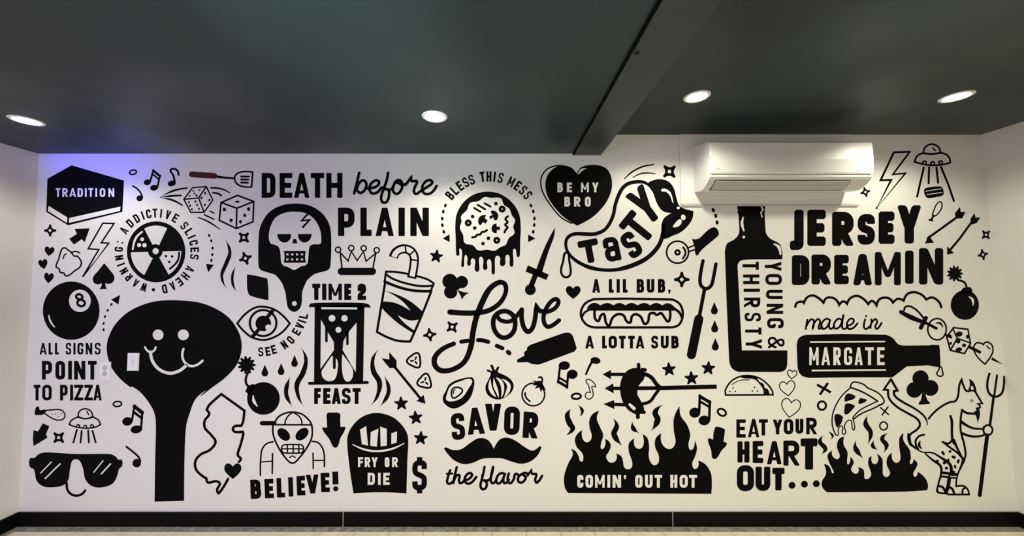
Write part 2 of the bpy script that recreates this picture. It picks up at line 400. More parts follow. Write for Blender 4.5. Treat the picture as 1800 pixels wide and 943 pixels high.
    # ---- lettering
    def letter(s, ch, cx, cy, W, H, rot, t, c=0, soft=.08, up=None):
        if ch == ' ': return
        s.p('letter', up=up); t *= 1.07; t *= .84 if ch == 'S' else .80 if ch in 'MW' else .9 if ch == 'a' else 1
        a = math.radians(rot); ca, sa = math.cos(a), math.sin(a)
        def tf(x, y): x -= W / 2; y -= H / 2; return Vector((cx + x * ca - y * sa, cy - (x * sa + y * ca)))
        iw, ih = W - t, H - t
        def cp(u, v): return Vector((t / 2 + u * iw, t / 2 + v * ih))
        for op in GLYPH[ch]:
            kind = op[0]
            if kind == 'p': s.ribbon([tf(*cp(*q)) for q in op[1]], t, c, False, soft)
            elif kind in ('r', 'R'):
                r = min(.5 * iw, .3 * ih, 1.3 * t + .2 * iw); P = fillet([cp(*q) for q in op[1]], r, kind == 'R')
                s.ribbon([tf(*q) for q in P], t, c, kind == 'R', None if ch in 'SCG$' else soft)
            elif kind == 'd':
                u0, v0, u1, v1 = op[1]; k = (op[2] if len(op) > 2 else 1.0) * t / 2; q = soft * t
                x0, y0, x1, y1 = t / 2 + u0 * iw, v0 * H, t / 2 + u1 * iw, v1 * H
                if y0 > y1: x0, y0, x1, y1 = x1, y1, x0, y0
                dx = (x1 - x0) / max(1e-6, y1 - y0) * q
                s.add([tf(*p) for p in ((x0 - k + q, y0), (x0 + k - q, y0), (x0 + k + dx, y0 + q), (x1 + k - dx, y1 - q), (x1 + k - q, y1), (x1 - k + q, y1), (x1 - k - dx, y1 - q), (x0 - k + dx, y0 + q))], [list(range(8))], c)
            elif kind == 'h':                # thin horizontal bar, full width share
                u0, u1, v, k = op[1]; h = t * k / 2; x0, x1, y = t / 2 + u0 * iw, t / 2 + u1 * iw, v * H
                s.add([tf(x0, y - h), tf(x1, y - h), tf(x1, y + h), tf(x0, y + h)], [[0, 1, 2, 3]], c)
            elif kind == 'o':
                u, v, k = op[1]; q = tf(t / 2 + u * iw, v * H); s.e(q.x, q.y, t * k, c=c)
            elif kind == 's':
                P = spline([tuple(cp(*q[:2])) + tuple(q[2:]) for q in op[1]], False)
                s.ribbon([tf(*q) for q in P], t * (op[2] if len(op) > 2 else 1), c, False, soft)
    def T(s, text, boxes, y0, y1, t, c=0, rot=0, soft=.08, up=None):
        text = text.replace(' ', '')
        for i, ch in enumerate(text):
            b = boxes[i]; a0 = b[2] if len(b) > 2 else y0; a1 = b[3] if len(b) > 2 else y1
            s.letter(ch, (b[0] + b[1]) / 2, (a0 + a1) / 2, b[1] - b[0], a1 - a0, rot, t, c, soft, up)
        return s
    def arc(s, items, cx, cy, r, w, h, t, c=0, ky=1.0, soft=.08):
        for ch, ang in items:
            a = math.radians(ang)
            s.letter(ch, cx + r * math.cos(a), cy - r * ky * math.sin(a), w * (1.25 if ch in 'MW' else .45 if ch == 'I' else 1), h, ang - 90, t, c, soft)
        return s
    def star(s, x, y, r, rot=0, c=0, q=.5, n=5):
        P = []
        for i in range(n):
            a = math.radians(90 + rot + 360 / n * i); b = a + PI / n
            for d in (-.09, .09): P.append((x + r * math.cos(a + d), y - r * math.sin(a + d)))
            P.append((x + r * q * math.cos(b), y - r * q * math.sin(b)))
        return s.g(P, c)
    def sparkle(s, x, y, r, rot=0):
        P = []
        for i in range(4):
            a = math.radians(90 + rot + 90 * i)
            for d, k in ((-.16, .95), (.16, .95)): P.append((x + r * k * math.cos(a + d), y - r * k * math.sin(a + d), 1))
            b = a + PI / 4; P.append((x + r * .50 * math.cos(b), y - r * .50 * math.sin(b)))
        s.f(P, 0)
        h = r * .26; P = [(x + h * math.cos(math.radians(90 * i + rot + 90)), y - h * math.sin(math.radians(90 * i + rot + 90))) for i in range(4)]
        s.g(P, 1); return s
    def heart(s, x, y, w, h, rot=0, c=0, line=0):
        pts = [(0, -.30, 1), (.14, -.46), (.30, -.50), (.46, -.38), (.5, -.16), (.42, .06), (.22, .30), (0, .5, 1), (-.22, .30), (-.42, .06), (-.5, -.16), (-.46, -.38), (-.30, -.50), (-.14, -.46)]
        a = math.radians(-rot); P = [(x + p[0] * w * math.cos(a) - p[1] * h * math.sin(a), y + p[0] * w * math.sin(a) + p[1] * h * math.cos(a)) + tuple(p[2:]) for p in pts]
        return s.k(P, line, c, True) if line else s.f(P, c)
    def drop(s, x, y, w, h, rot=0, c=0):
        pts = [(0, -.5, 1), (.3, -.1), (.5, .2), (.34, .44), (0, .5), (-.34, .44), (-.5, .2), (-.3, -.1)]
        return s.f([(x + p[0] * w, y + p[1] * h) + tuple(p[2:]) for p in pts], c)
    def club(s, x, y, r, rot=0):
        a = math.radians(-rot)
        def q(u, v): return (x + r * (u * math.cos(a) - v * math.sin(a)), y + r * (u * math.sin(a) + v * math.cos(a)))
        for u, v in ((0, -.92), (-.95, .38), (.95, .38), (0, .1)): s.e(*q(u, v), r * .95 if (u, v) != (0, .1) else r * .7)
        s.g([q(-.12, .2), q(.12, .2), q(.2, 1.1), q(.62, 1.95), q(-.62, 1.95), q(-.2, 1.1)]); return s
    def build(s):
        ms = [M_BLACK, M_WALL, M_REDGLARE]
        ps = [p for p in s.pieces if p.v]
        allv = [Vector(v) for p in ps for v in p.v]
        lo = Vector([min(v[i] for v in allv) for i in range(3)]); hi = Vector([max(v[i] for v in allv) for i in range(3)])
        base = Vector(((lo.x + hi.x) / 2, WALL_Y - .0002, lo.z))
        def mk(p, name, parent, world):
            used = sorted(set(p.m)); L = Vector([sum(v[i] for v in p.v) / len(p.v) for i in range(3)]) if parent is not None else base
            me = bpy.data.meshes.new(name); me.from_pydata([tuple(Vector(v) - L) for v in p.v], [], p.f)
            for u in used: me.materials.append(ms[u])
            me.polygons.foreach_set('material_index', [used.index(u) for u in p.m])
            bm = bmesh.new(); bm.from_mesh(me)
            for fc in bm.faces:
                fc.normal_update()
                if fc.normal.y > 0: fc.normal_flip()
            bm.to_mesh(me); bm.free()
            o = bpy.data.objects.new(name, me); COL.objects.link(o)
            if parent is not None: o.parent = parent; o.location = L - world
            else: o.location = L
            if p.label: o['label'] = p.label
            return o, L
        if len(ps) == 1:
            root, _ = mk(ps[0], s.name, None, None)
            if 'label' in root: del root['label']
        else:
            root = empty(s.name, base); done = {}
            for p in ps:
                if p.up and p.up in done: par, W_ = done[p.up]
                else: par, W_ = root, base
                o, L = mk(p, p.name, par, W_)
                if not p.up and p.name not in done: done[p.name] = (o, L)
        tag(root, s.label, s.cat, s.group)

O_ = [(0, 0), (0, 1), (1, 1), (1, 0)]
GLYPH = {
 'A': [('d', (-.06, 0, .5, 1), .86), ('d', (1.06, 0, .5, 1), .86), ('h', (.1, .9, .24, .62))],
 'B': [('p', [(0, 0), (0, 1)]), ('r', [(0, 1), (.92, 1), (.92, .53), (0, .53)]), ('r', [(0, .53), (1, .53), (1, 0), (0, 0)])],
 'C': [('r', [(1, .66), (1, 1), (0, 1), (0, 0), (1, 0), (1, .34)])],
 'D': [('p', [(0, 0), (0, 1)]), ('r', [(0, 1), (1, 1), (1, 0), (0, 0)])],
 'E': [('p', [(0, 0), (0, 1)]), ('p', [(0, 1), (1, 1)]), ('p', [(0, .5), (.85, .5)]), ('p', [(0, 0), (1, 0)])],
 'F': [('p', [(0, 0), (0, 1)]), ('p', [(0, 1), (1, 1)]), ('p', [(0, .5), (.85, .5)])],
 'G': [('r', [(1, .70), (1, 1), (0, 1), (0, 0), (1, 0), (1, .42), (.6, .42)])],
 'H': [('p', [(0, 0), (0, 1)]), ('p', [(1, 0), (1, 1)]), ('p', [(0, .5), (1, .5)])],
 'I': [('p', [(.5, 0), (.5, 1)])],
 'J': [('r', [(1, 1), (1, 0), (.1, 0)])],
 'L': [('p', [(0, 0), (0, 1)]), ('p', [(0, 0), (1, 0)])],
 'M': [('p', [(0, 0), (0, 1)]), ('p', [(1, 0), (1, 1)]), ('d', (0, 1, .5, .25), .75), ('d', (1, 1, .5, .25), .75)],
 'N': [('p', [(0, 0), (0, 1)]), ('p', [(1, 0), (1, 1)]), ('d', (0, 1, 1, 0))],
 'O': [('R', O_)],
 'P': [('p', [(0, 0), (0, 1)]), ('r', [(0, 1), (1, 1), (1, .38), (0, .38)])],
 'R': [('p', [(0, 0), (0, 1)]), ('r', [(0, 1), (.95, 1), (.95, .47), (0, .47)]), ('d', (.45, .42, 1, 0))],
 'S': [('r', [(1, .74), (1, 1), (0, 1), (0, .57), (1, .43), (1, 0), (0, 0), (0, .26)])],
 'T': [('p', [(.5, 0), (.5, 1)]), ('p', [(0, 1), (1, 1)])],
 'U': [('r', [(0, 1), (0, 0), (1, 0), (1, 1)])],
 'V': [('d', (0, 1, .5, 0)), ('d', (1, 1, .5, 0))],
 'W': [('d', (0, 1, .25, 0)), ('d', (.25, 0, .5, 1)), ('d', (.5, 1, .75, 0)), ('d', (.75, 0, 1, 1))],
 'Y': [('d', (0, 1, .5, .38)), ('d', (1, 1, .5, .38)), ('p', [(.5, 0), (.5, .45)])],
 'Z': [('p', [(0, 1), (1, 1)]), ('p', [(0, 0), (1, 0)]), ('d', (1, .95, 0, .05))],
 '2': [('r', [(0, .74), (0, 1), (1, 1), (1, .58), (0, .22), (0, 0)]), ('p', [(0, 0), (1, 0)])],
 '8': [('R', [(.06, .54), (.06, 1), (.94, 1), (.94, .54)]), ('R', [(0, 0), (0, .54), (1, .54), (1, 0)])],
 '!': [('d', (.5, .34, .5, 1), 1.25), ('o', (.5, .12, .55))],
 '$': [('r', [(1, .70), (1, .9), (0, .9), (0, .57), (1, .44), (1, .1), (0, .1), (0, .30)]), ('p', [(.5, .95), (.5, 1)]), ('p', [(.5, 0), (.5, .05)])],
 ',': [('o', (.5, .68, .42)), ('s', [(1.0, .7), (.9, .3), (.3, 0)], .45)],
 "'": [('o', (.5, .68, .45)), ('s', [(.9, .7), (.8, .3), (.3, 0)], .5)],
 ':': [('o', (.5, .2, .5)), ('o', (.5, .75, .5))],
 '&': [('s', [(1, 0), (.62, .34), (.2, .74), (.22, .95), (.5, 1.02), (.78, .95), (.74, .74), (.3, .52), (0, .34), (.02, .1), (.3, -.02), (.62, .03), (.86, .22), (1, .45)], .92)],
 'a': [('r', [(0, .74), (0, 1), (1, 1), (1, 0)]), ('R', [(0, .5), (1, .56), (1, 0), (0, 0)])],
}

# ---------------- left third
m = M('A', 'painted_hexagon_block', 'black hexagonal block with a white lower edge and the word TRADITION')
m.g([(495, 200), (857, 305), (846, 522), (470, 615), (320, 522), (328, 292)])
m.p('edge_band', 'white edge band').g([(337, 480), (466, 560), (463, 598), (332, 515)], 1).p('edge_band').g([(478, 565), (833, 485), (830, 515), (478, 598)], 1)
m.T('TRADITION', [(387, 418), (432, 470), (482, 525), (537, 573), (588, 600), (612, 645), (660, 672), (690, 728), (750, 790)], 358, 418, 11, 1)
NOTE = 'painted_music_note'; NG = 'music notes painted on the mural'
M('A', 'painted_ring', 'small black oval ring beside the upper music notes, above the dice').r(919, 248, 24, 15, 9, 12)
def beamed(m, h1, h2, s1, s2, w, bw, k=.3):
    # two heads, two stems, a thick beam and a second one, white between
    m.p('note_head').e(*h1); m.p('note_head').e(*h2)
    m.p('stem').l([s1[0], s1[1]], w); m.p('stem').l([s2[0], s2[1]], w)
    a, b = Vector(s1[1]), Vector(s2[1]); da, db = (Vector(s1[0]) - a).normalized(), (Vector(s2[0]) - b).normalized()
    m.p('beam').l([a + da * bw * .3, b + db * bw * .3], bw); m.p('beam').l([a + da * bw * 1.9, b + db * bw * 1.9], bw * .7)
    return m
beamed(M('A', NOTE, 'black beamed pair of music notes above the small thrown die', group=NG), (1018, 317, 25, 20, 15), (1065, 355, 28, 20, 10), ((1038, 310), (1060, 232)), ((1087, 350), (1106, 270)), 11, 15)
M('A', NOTE, 'black single eighth note with a hooked flag, beside the spatula handle', group=NG).p('note_head').e(1187, 325, 28, 20, 15).p('stem').k([(1208, 318), (1197, 270), (1178, 238), (1190, 224), (1215, 228), (1230, 245), (1233, 266)], 12)
M('A', NOTE, 'black slanted quarter note between the hexagon block and the dice motion lines', group=NG).p('note_head').e(965, 428, 22, 21).p('stem').k([(984, 420), (968, 385), (945, 360), (918, 343)], 10)
m = M('A', 'painted_spatula', 'black slotted spatula with red glare on its handle')
m.p('handle', 'black handle with red glare in its colour').k([(1325, 262), (1400, 268), (1482, 273)], 38, 3).p('neck').k([(1490, 277), (1540, 284), (1622, 290)], (18, 13, 12))
m.p('blade').k([(1745, 247, 1), (1690, 243), (1640, 256), (1620, 290), (1640, 330), (1685, 348), (1738, 350, 1)], 10, closed=True)
for y in (277, 298, 319): m.p('slot').l([(1666, y), (1718 - (y - 277) * .15, y + 1)], 12)
m = M('A', 'painted_die', 'smaller outlined die in mid-throw, left of the larger one', group='dice painted on the mural')
m.p('outline').l([(1330, 355), (1425, 347), (1470, 440), (1410, 525), (1318, 525), (1270, 435)], 8, closed=True).l([(1270, 435), (1372, 425), (1425, 347)], 8).l([(1372, 425), (1410, 525)], 8)
for x, y in ((1335, 378), (1378, 371), (1342, 394), (1354, 406), (1310, 411), (1360, 411)): m.p('pip').e(x, y, 7, 5, 20)
for x, y in ((1305, 455), (1350, 450), (1313, 479), (1362, 474), (1325, 504), (1374, 500)): m.p('pip').e(x, y, 7, 8)
for x, y in ((1417, 392), (1391, 425), (1446, 440), (1415, 474)): m.p('pip').e(x, y, 7, 9, -20)
m = M('A', 'painted_die', 'larger outlined die showing one pip on top, under the spatula', group='dice painted on the mural')
m.p('outline').l([(1640, 408), (1753, 450), (1747, 590), (1632, 637), (1515, 580), (1527, 457)], 10, closed=True).l([(1527, 457), (1636, 497), (1753, 450)], 10).l([(1636, 497), (1632, 637)], 10)
for x, y, a, b in ((1640, 452, 15, 8), (1550, 505, 12, 13), (1597, 580, 12, 13), (1717, 502, 11, 14), (1690, 546, 11, 12), (1661, 590, 10, 13)): m.p('pip').e(x, y, a, b)
m = M('A', 'painted_motion_lines', 'black motion lines trailing to a point behind the small die', 'motion lines')
m.p('line').k([(1292, 357), (1200, 375), (1105, 422)], (9, 12, 2)).p('line').k([(1250, 408), (1180, 412), (1105, 423)], (10, 13, 2)).p('line').k([(1258, 475), (1190, 440), (1105, 424)], (9, 13, 2))
m = M('A', 'painted_motion_lines', 'pair of black curved motion lines between the two dice, above', 'motion lines')
m.p('line').k([(1457, 355), (1530, 363), (1587, 390)], (10, 10, 6)).p('line').k([(1472, 390), (1505, 395), (1527, 408)], 11)
m = M('A', 'painted_motion_lines', 'three black slanted motion lines below the small die', 'motion lines')
m.p('line').l([(1450, 517), (1477, 530)], 8).p('line').l([(1412, 542), (1477, 573)], 9).p('line').k([(1370, 560), (1440, 590), (1520, 642)], (7, 10, 5))
SG = 'four-pointed sparkles painted on the mural'
def spark(x, y, r, rot, label): M('P', 'painted_sparkle', label, group=SG).sparkle(x, y, r, rot)
spark(88.3, 405.6, 11.5, 0, 'black four-pointed sparkle just below the hexagon block')
spark(428.8, 418, 12.5, 45, 'black four-pointed sparkle directly below the larger die')
spark(431.5, 454.5, 12.5, 20, 'tilted black sparkle under another one, beside the skull peel')
spark(103.4, 769.8, 13, 45, 'black sparkle above the sunglasses, beside a fat arrow')
spark(755.5, 589, 12.5, 8, 'black sparkle nearest the drinks cup, below the word Love\'s crossbar')
spark(794.8, 575.3, 12.5, 38, 'black sparkle tucked under the crossbar of the word Love')
spark(1176.7, 301.8, 15, 43, 'large black sparkle above the open lips, beside the wall panel')
spark(1198.4, 491.8, 14.5, 0, 'black sparkle between the pizza cutter and the carving fork')
spark(1521, 338, 9.5, 15, 'small black sparkle under the corner of the air conditioner')
spark(1735.6, 413, 10.5, 43, 'upper black sparkle of two by the side wall, beside the arrows')
spark(1729.7, 448, 10.5, 12, 'lower black sparkle of two by the side wall, above the bomb')
M('A', 'painted_arrow', 'fat black arrow pointing up beside the outlined lightning bolt').g([(620, 635), (585, 732), (565, 710), (512, 748), (478, 708), (532, 673), (515, 640)])
M('A', 'painted_lightning_bolt', 'outlined lightning bolt beside the radiation-style pizza').l([(710, 600), (788, 602), (700, 735), (752, 738), (573, 968), (683, 782), (609, 777)], 9, closed=True)
HG = 'solid hearts painted on the mural'
M('A', 'painted_heart', 'topmost of three small black hearts in a column', group=HG).heart(341, 795, 68, 64, -8)
M('A', 'painted_heart', 'middle one of three small black hearts in a column', group=HG).heart(299, 884, 62, 68, 10)
M('B', 'painted_heart', 'lowest of three small black hearts, just above the eight ball', group=HG).heart(337, 115, 66, 72, -6)
M('K', 'painted_heart', 'lone black heart between the word Love and the hot dog', group=HG).heart(177, 352, 122, 108)
m = M('A', 'painted_popcorn', 'outlined popcorn puff beside the small hearts')
m.k([(425, 785), (445, 770), (470, 785), (492, 800), (512, 826), (537, 830), (562, 870), (550, 905), (515, 930), (480, 958), (455, 964), (440, 944), (418, 940), (408, 916), (388, 898), (405, 850)], 9, closed=True).k([(490, 806), (520, 795), (552, 805)], 8).k([(437, 845), (444, 822), (457, 812)], 7)
m = M('A', 'painted_pizza_hazard_disc', 'round pizza radiation symbol inside the words WARNING: ADDICTIVE SLICES AHEAD')
m.e(1079, 798, 202, 211)
def sect(m, name, a0, a1, k=.86):
    P = [(1079, 797)] + [(1079 + 202 * k * math.cos(math.radians(a)), 798 - 211 * k * math.sin(math.radians(a))) for a in [a0 + (a1 - a0) * i / 12 for i in range(13)]]
    m.p(name).g(P, 1)
sect(m, 'slice', 64, 118); sect(m, 'slice', -60, 2); sect(m, 'slice', 181, 242)
m.p('hub').e(1074, 795, 50, c=2).p('hub_dot').e(1077, 793, 21, c=1); m.pieces[-1].v = [(v[0], v[1] - .001, v[2]) for v in m.pieces[-1].v]
m.p('topping').e(983, 711, 13, c=1).p('topping').e(962, 751, 14, c=1).p('topping').e(999, 752, 15, c=1).p('highlight').k([(982, 660), (938, 705), (918, 780)], (12, 15, 12), 1)
for x, y in ((1147, 828), (1190, 830), (1170, 868)): m.p('topping').e(x, y, 9, c=2)
m.p('crust_line').k([(1238, 802), (1228, 860), (1175, 915)], 12, 2)
m = M('A', 'painted_lettering', 'ring of black capitals WARNING: ADDICTIVE SLICES AHEAD around the pizza disc', 'lettering')
m.arc(list(zip('ADDICTIVE', (146.5, 132.5, 120.5, 110.5, 101.5, 92, 83, 72.5, 60.5))), 1080, 798, 268, 34, 62, 11.5)
m.arc(list(zip('SLICES', (43, 31.5, 23, 13.8, 3, -7.5))), 1080, 798, 265, 33, 60, 11.5)
m.arc(list(zip('AHEAD', (-27, -39.5, -52, -64, -77))), 1078, 798, 263, 34, 62, 11.5)
m.arc(list(zip('WARNING:', (-109, -123, -137, -149, -160, -171, 176, 165))), 1078, 798, 258, 33, 58, 11.5)
m.p('bullet').e(1060, 1060, 12)
m = M('A', 'painted_dotted_arrow', 'dotted arrow curving down between the lettered ring and the steam swooshes', 'dotted arrow')
m.dots([(1445, 685), (1460, 722), (1468, 772), (1467, 817), (1460, 857)], 11, 8).p('arrow_head').g([(1422, 880), (1477, 888), (1438, 940)])
m = M('A', 'painted_steam', 'pair of tapering black steam swooshes between dotted arrow and skull peel', 'steam lines')
m.p('swoosh').k([(1558, 716), (1588, 800), (1562, 880), (1533, 950), (1538, 1000), (1562, 1048)], (2, 18, 26, 24, 16, 2)).p('swoosh').k([(1626, 900), (1606, 960), (1608, 1020), (1633, 1072)], (2, 16, 16, 2))
M('B', 'painted_spade', 'black spade card suit above the eight ball').f([(720, 12, 1), (760, 60), (790, 105), (778, 145), (745, 155), (728, 148, 1), (730, 170), (740, 190, 1), (685, 192, 1), (700, 172), (703, 148, 1), (682, 158), (650, 148), (643, 110), (678, 65)])
m = M('B', 'painted_eight_ball', 'large black billiard ball with a white circle holding the numeral 8')
m.e(492, 340, 196, 202).p('number_disc').e(553, 272, 75, 77, c=1).p('numeral').r(549, 244, 22, 17, 15, -15, 2).r(562, 287, 26, 22, 15, -15, 2).p('highlight').k([(338, 373), (350, 415), (377, 452)], (9, 13, 9), 1)
m = M('B', 'painted_dotted_arrow', 'dotted arrow rising beside the eight ball to the peel with a face', 'dotted arrow')
m.dots([(716, 472), (716, 428), (726, 381), (744, 338), (770, 297)], 11, 7).p('arrow_head').g([(830, 231), (768, 264), (818, 298)])
m = M('B', 'painted_lettering', 'black capitals ALL SIGNS under the eight ball', 'lettering')
m.T('ALLSIGNS', [(275, 322), (336, 365), (380, 407), (455, 492), (508, 522), (535, 577), (592, 638), (655, 695)], 562, 643, 14)
m = M('B', 'painted_lettering', 'bold black word POINT beside the wall outlet', 'lettering')
m.T('POINT', [(290, 360), (383, 450), (472, 497), (512, 590), (608, 668)], 687, 817, 25)
m = M('B', 'painted_lettering', 'black capitals TO PIZZA above the drumstick and small flying saucer', 'lettering')
m.T('TOPIZZA', [(233, 280), (292, 358), (415, 468), (484, 506), (512, 576), (583, 642), (646, 703)], 852, 961, 20)
# big peel with face
m = M('B', 'painted_pizza_peel', 'huge black pizza peel with a smiling face and tongue out')
m.f([(1210, 268), (1400, 290), (1560, 370), (1645, 480), (1670, 590), (1640, 705), (1560, 800), (1460, 875), (1385, 930)] + m.X('C', [(1300, 22), (1232, 80), (1192, 180), (1172, 260), (1163, 450), (1160, 720, 1), (974, 726, 1), (978, 450), (982, 230), (970, 160), (930, 90), (880, 32), (830, 0)]) + [(900, 870), (820, 800), (765, 720), (738, 620), (748, 530), (800, 430), (900, 340), (1050, 280)])
m.p('eye').e(1093, 507, 37, c=1).p('eye').e(1267, 507, 38, 37, c=1)
m.p('mouth').k([(1040, 625), (1055, 690), (1100, 745), (1170, 772), (1240, 755), (1292, 712)], 21, 1).k([(1002, 592), (1018, 615), (1040, 627), (1063, 617), (1077, 593)], 14, 1)
m.p('tongue').k([(1268, 605), (1260, 650), (1275, 695), (1315, 722), (1360, 715), (1400, 686)], 16, 1)
m = M('C', 'painted_drumstick', 'small outlined drumstick with a black bone end under the words TO PIZZA')
m.p('bone').f([(220, 160), (228, 130), (245, 128), (252, 148), (290, 148), (272, 176), (245, 180), (222, 178)]).p('meat').k([(265, 158), (330, 147), (385, 148), (410, 178), (398, 205), (365, 212), (325, 198), (285, 172)], 7, closed=True)
for x, y in ((330, 175), (350, 172), (385, 170), (362, 165), (368, 190)): m.p('speck').e(x, y, 3.5)
def ufo(m, dome, saucer, bumps, hl, beams, w, wb, br):
    m.p('dome').k(dome, w, closed=True).p('saucer').k(saucer, w, closed=True)
    for x, y in bumps: m.p('light').e(x, y, br, br * .8).e(x, y + br * .15, br * .38, br * .3, c=1)
    m.p('glint').l(hl, w * .8)
    for b in beams: m.p('ray').l(b, wb)
m = M('C', 'painted_flying_saucer', 'small outlined flying saucer with four beams above the sunglasses', group='flying saucers painted on the mural')
ufo(m, [(492, 190, 1), (502, 155), (537, 140), (572, 155), (585, 190, 1), (540, 203)], [(492, 192, 1), (452, 212), (437, 240, 1), (480, 255), (545, 263), (600, 256), (633, 240, 1), (618, 210), (585, 192, 1), (540, 203)], [(493, 248), (537, 252), (580, 248)], [(547, 156), (560, 178)],
    [[(485, 272), (463, 352)], [(515, 280), (508, 353)], [(556, 277), (560, 352)], [(583, 280), (603, 352)]], 8, 10, 14)
beamed(M('C', NOTE, 'black beamed pair of music notes beside the big peel handle', group=NG), (803, 220, 33, 27, 10), (860, 270, 37, 25, 10), ((832, 215), (848, 118)), ((889, 268), (897, 158)), 12, 22)
M('C', 'painted_ring', 'small black oval ring above the notes beside the peel handle').r(740, 110, 26, 16, 9, 5)
M('C', 'painted_arrow', 'fat black arrow pointing down to the sunglasses').f([(270, 232, 1), (312, 250, 1), (290, 300, 1), (300, 322, 1), (255, 350), (212, 375, 1), (208, 330), (212, 275, 1), (240, 283, 1)])
M('C', NOTE, 'black quarter note between the sunglasses and the peel handle', group=NG).p('note_head').e(862, 483, 27, 27).p('stem').k([(884, 470), (868, 438), (797, 380)], 11)
m = M('C', 'painted_sunglasses', 'big black sunglasses resting on an outlined nose')
m.f([(245, 425), (300, 415), (480, 425), (690, 425), (728, 440), (745, 460), (768, 462), (770, 500), (750, 522), (740, 560), (712, 610), (650, 635), (585, 630), (540, 590), (524, 520), (505, 472), (480, 458), (455, 470), (442, 520), (430, 590), (400, 622), (340, 635), (275, 630), (232, 595), (215, 525), (188, 505), (188, 455), (220, 448)])
for a, b, q in (((325, 475), (258, 545), 7), ((380, 487), (286, 580), 9), ((650, 468), (592, 540), 7), ((697, 487), (640, 550), 9)): m.p('glint').l([a, b], q, 1)
m.p('nose').k([(421, 610), (425, 650), (448, 678), (480, 688), (515, 679), (537, 655)], 14)
m = M('C', 'painted_state_outline', 'outlined map of a state with a black heart near its southern shore')
m.p('outline').k([(1505, 475), (1517, 455), (1498, 430), (1515, 370), (1533, 300), (1528, 285, 1), (1482, 286), (1468, 270), (1480, 250), (1520, 248, 1), (1532, 220), (1540, 152, 1), (1395, 48, 1), (1320, 115), (1303, 148, 1), (1318, 175), (1290, 215), (1292, 262), (1330, 305), (1358, 350), (1322, 400), (1262, 430), (1230, 475), (1240, 530), (1300, 580, 1), (1312, 605), (1360, 597), (1385, 612), (1368, 650), (1380, 672), (1437, 583)], 15)
m.p('heart').heart(1467, 534, 108, 98)
# ---------------- second column
m = M('D', 'painted_lettering', 'bold black word DEATH beside the spatula', 'lettering')
m.T('DEATH', [(343, 447), (478, 574), (588, 702), (713, 815), (830, 952)], 104, 292, 37)
m = M('D', 'painted_lettering', 'black brush script word before', 'lettering'); W_ = 19
m.p('letter').k([(1040, 258), (1060, 180), (1078, 103)], W_).k([(1058, 235), (1075, 185), (1108, 160), (1132, 185), (1122, 230), (1090, 255), (1065, 240)], W_)
m.p('letter').k([(1125, 218), (1160, 220), (1210, 205), (1228, 175), (1205, 160), (1168, 185), (1155, 225), (1175, 258), (1215, 250), (1245, 215)], W_)
m.p('letter').k([(1296, 103), (1285, 160), (1262, 225), (1243, 290), (1255, 325), (1285, 322), (1303, 275), (1297, 232), (1262, 228)], W_).k([(1245, 215), (1275, 190), (1300, 103)], 6)
m.p('letter').k([(1300, 238), (1330, 215), (1352, 170), (1385, 160), (1403, 195), (1390, 240), (1358, 262), (1332, 235), (1345, 185), (1370, 178), (1400, 195), (1440, 180)], W_)
m.p('letter').k([(1425, 195), (1450, 165), (1470, 135, 1), (1475, 165), (1512, 168), (1500, 205), (1490, 240), (1505, 262), (1535, 245)], W_)
m.p('letter').k([(1535, 245), (1590, 210), (1628, 180), (1612, 158), (1572, 175), (1552, 222), (1572, 260), (1620, 255), (1662, 202)], W_)
m = M('D', 'painted_lettering', 'bold black word PLAIN above the crown', 'lettering')
m.T('PLAIN', [(918, 1043), (1087, 1172), (1203, 1337), (1372, 1424), (1463, 1603)], 366, 580, 45)
m = M('D', 'painted_skull_peel', 'black pizza peel holding a white skull with a cracked forehead')
m.f([(600, 335), (710, 352), (800, 410), (855, 500), (868, 620), (862, 800), (845, 835), (800, 850), (740, 868), (690, 910)] + m.X('E', [(545, 60), (517, 130), (513, 200), (500, 245), (462, 270), (422, 248), (408, 200), (400, 140), (375, 70), (338, 22)]) + [(440, 870), (380, 852), (332, 832), (318, 790), (322, 560), (345, 480), (400, 400), (490, 350)])
m.p('skull').f([(595, 397), (680, 410), (745, 460), (785, 540), (792, 628), (772, 643, 1), (715, 648), (700, 680), (690, 780), (670, 802), (640, 808), (590, 835), (545, 815), (510, 802), (492, 780), (482, 690), (465, 657), (412, 638, 1), (397, 590), (410, 510), (450, 440), (520, 405)], 1)
m.p('eye_socket').f([(460, 565, 1), (565, 565, 1), (558, 605), (520, 630), (478, 612)], 2).p('eye_socket').f([(617, 565, 1), (722, 565, 1), (705, 610), (665, 630), (627, 607)], 2)
m.p('nose').f([(593, 600), (612, 636, 1), (574, 636, 1)], 2).p('crack').l([(700, 405), (645, 465), (705, 458), (650, 518)], 15, 2, cap=None)
m.p('mouth').f([(510, 692, 1), (677, 692, 1), (671, 737), (677, 782, 1), (510, 782, 1), (516, 737)], 2)
for y in (719, 757):
    for x in (538, 574, 611, 648): m.p('tooth').g([(x - 9, y - 7), (x + 9, y - 7), (x + 7, y + 7), (x - 7, y + 7)], 1); m.cur.v = [(v[0], v[1] - .001, v[2]) for v in m.cur.v]
m.p('hang_hole').e(*m.X('E', [(462, 212)])[0], 18, c=1)
m = M('D', 'crown_drawing', 'outlined crown with four ball points and a black base')
for x, y in ((919, 683), (1018, 671), (1112, 672), (1210, 687)): m.p('ball').r(x, y, 20, 20, 9)
m.p('body').l([(935, 705), (995, 768), (1018, 695), (1063, 765), (1110, 697), (1130, 770), (1203, 710)], 9).l([(935, 705), (948, 822)], 10).l([(1203, 710), (1182, 822)], 10).p('base').l([(943, 847), (1178, 847)], 53)
G5 = 'five-pointed stars painted on the mural'
def st(x, y, r, rot, label): M('P', 'painted_star', label, group=G5).star(x, y, r, rot)
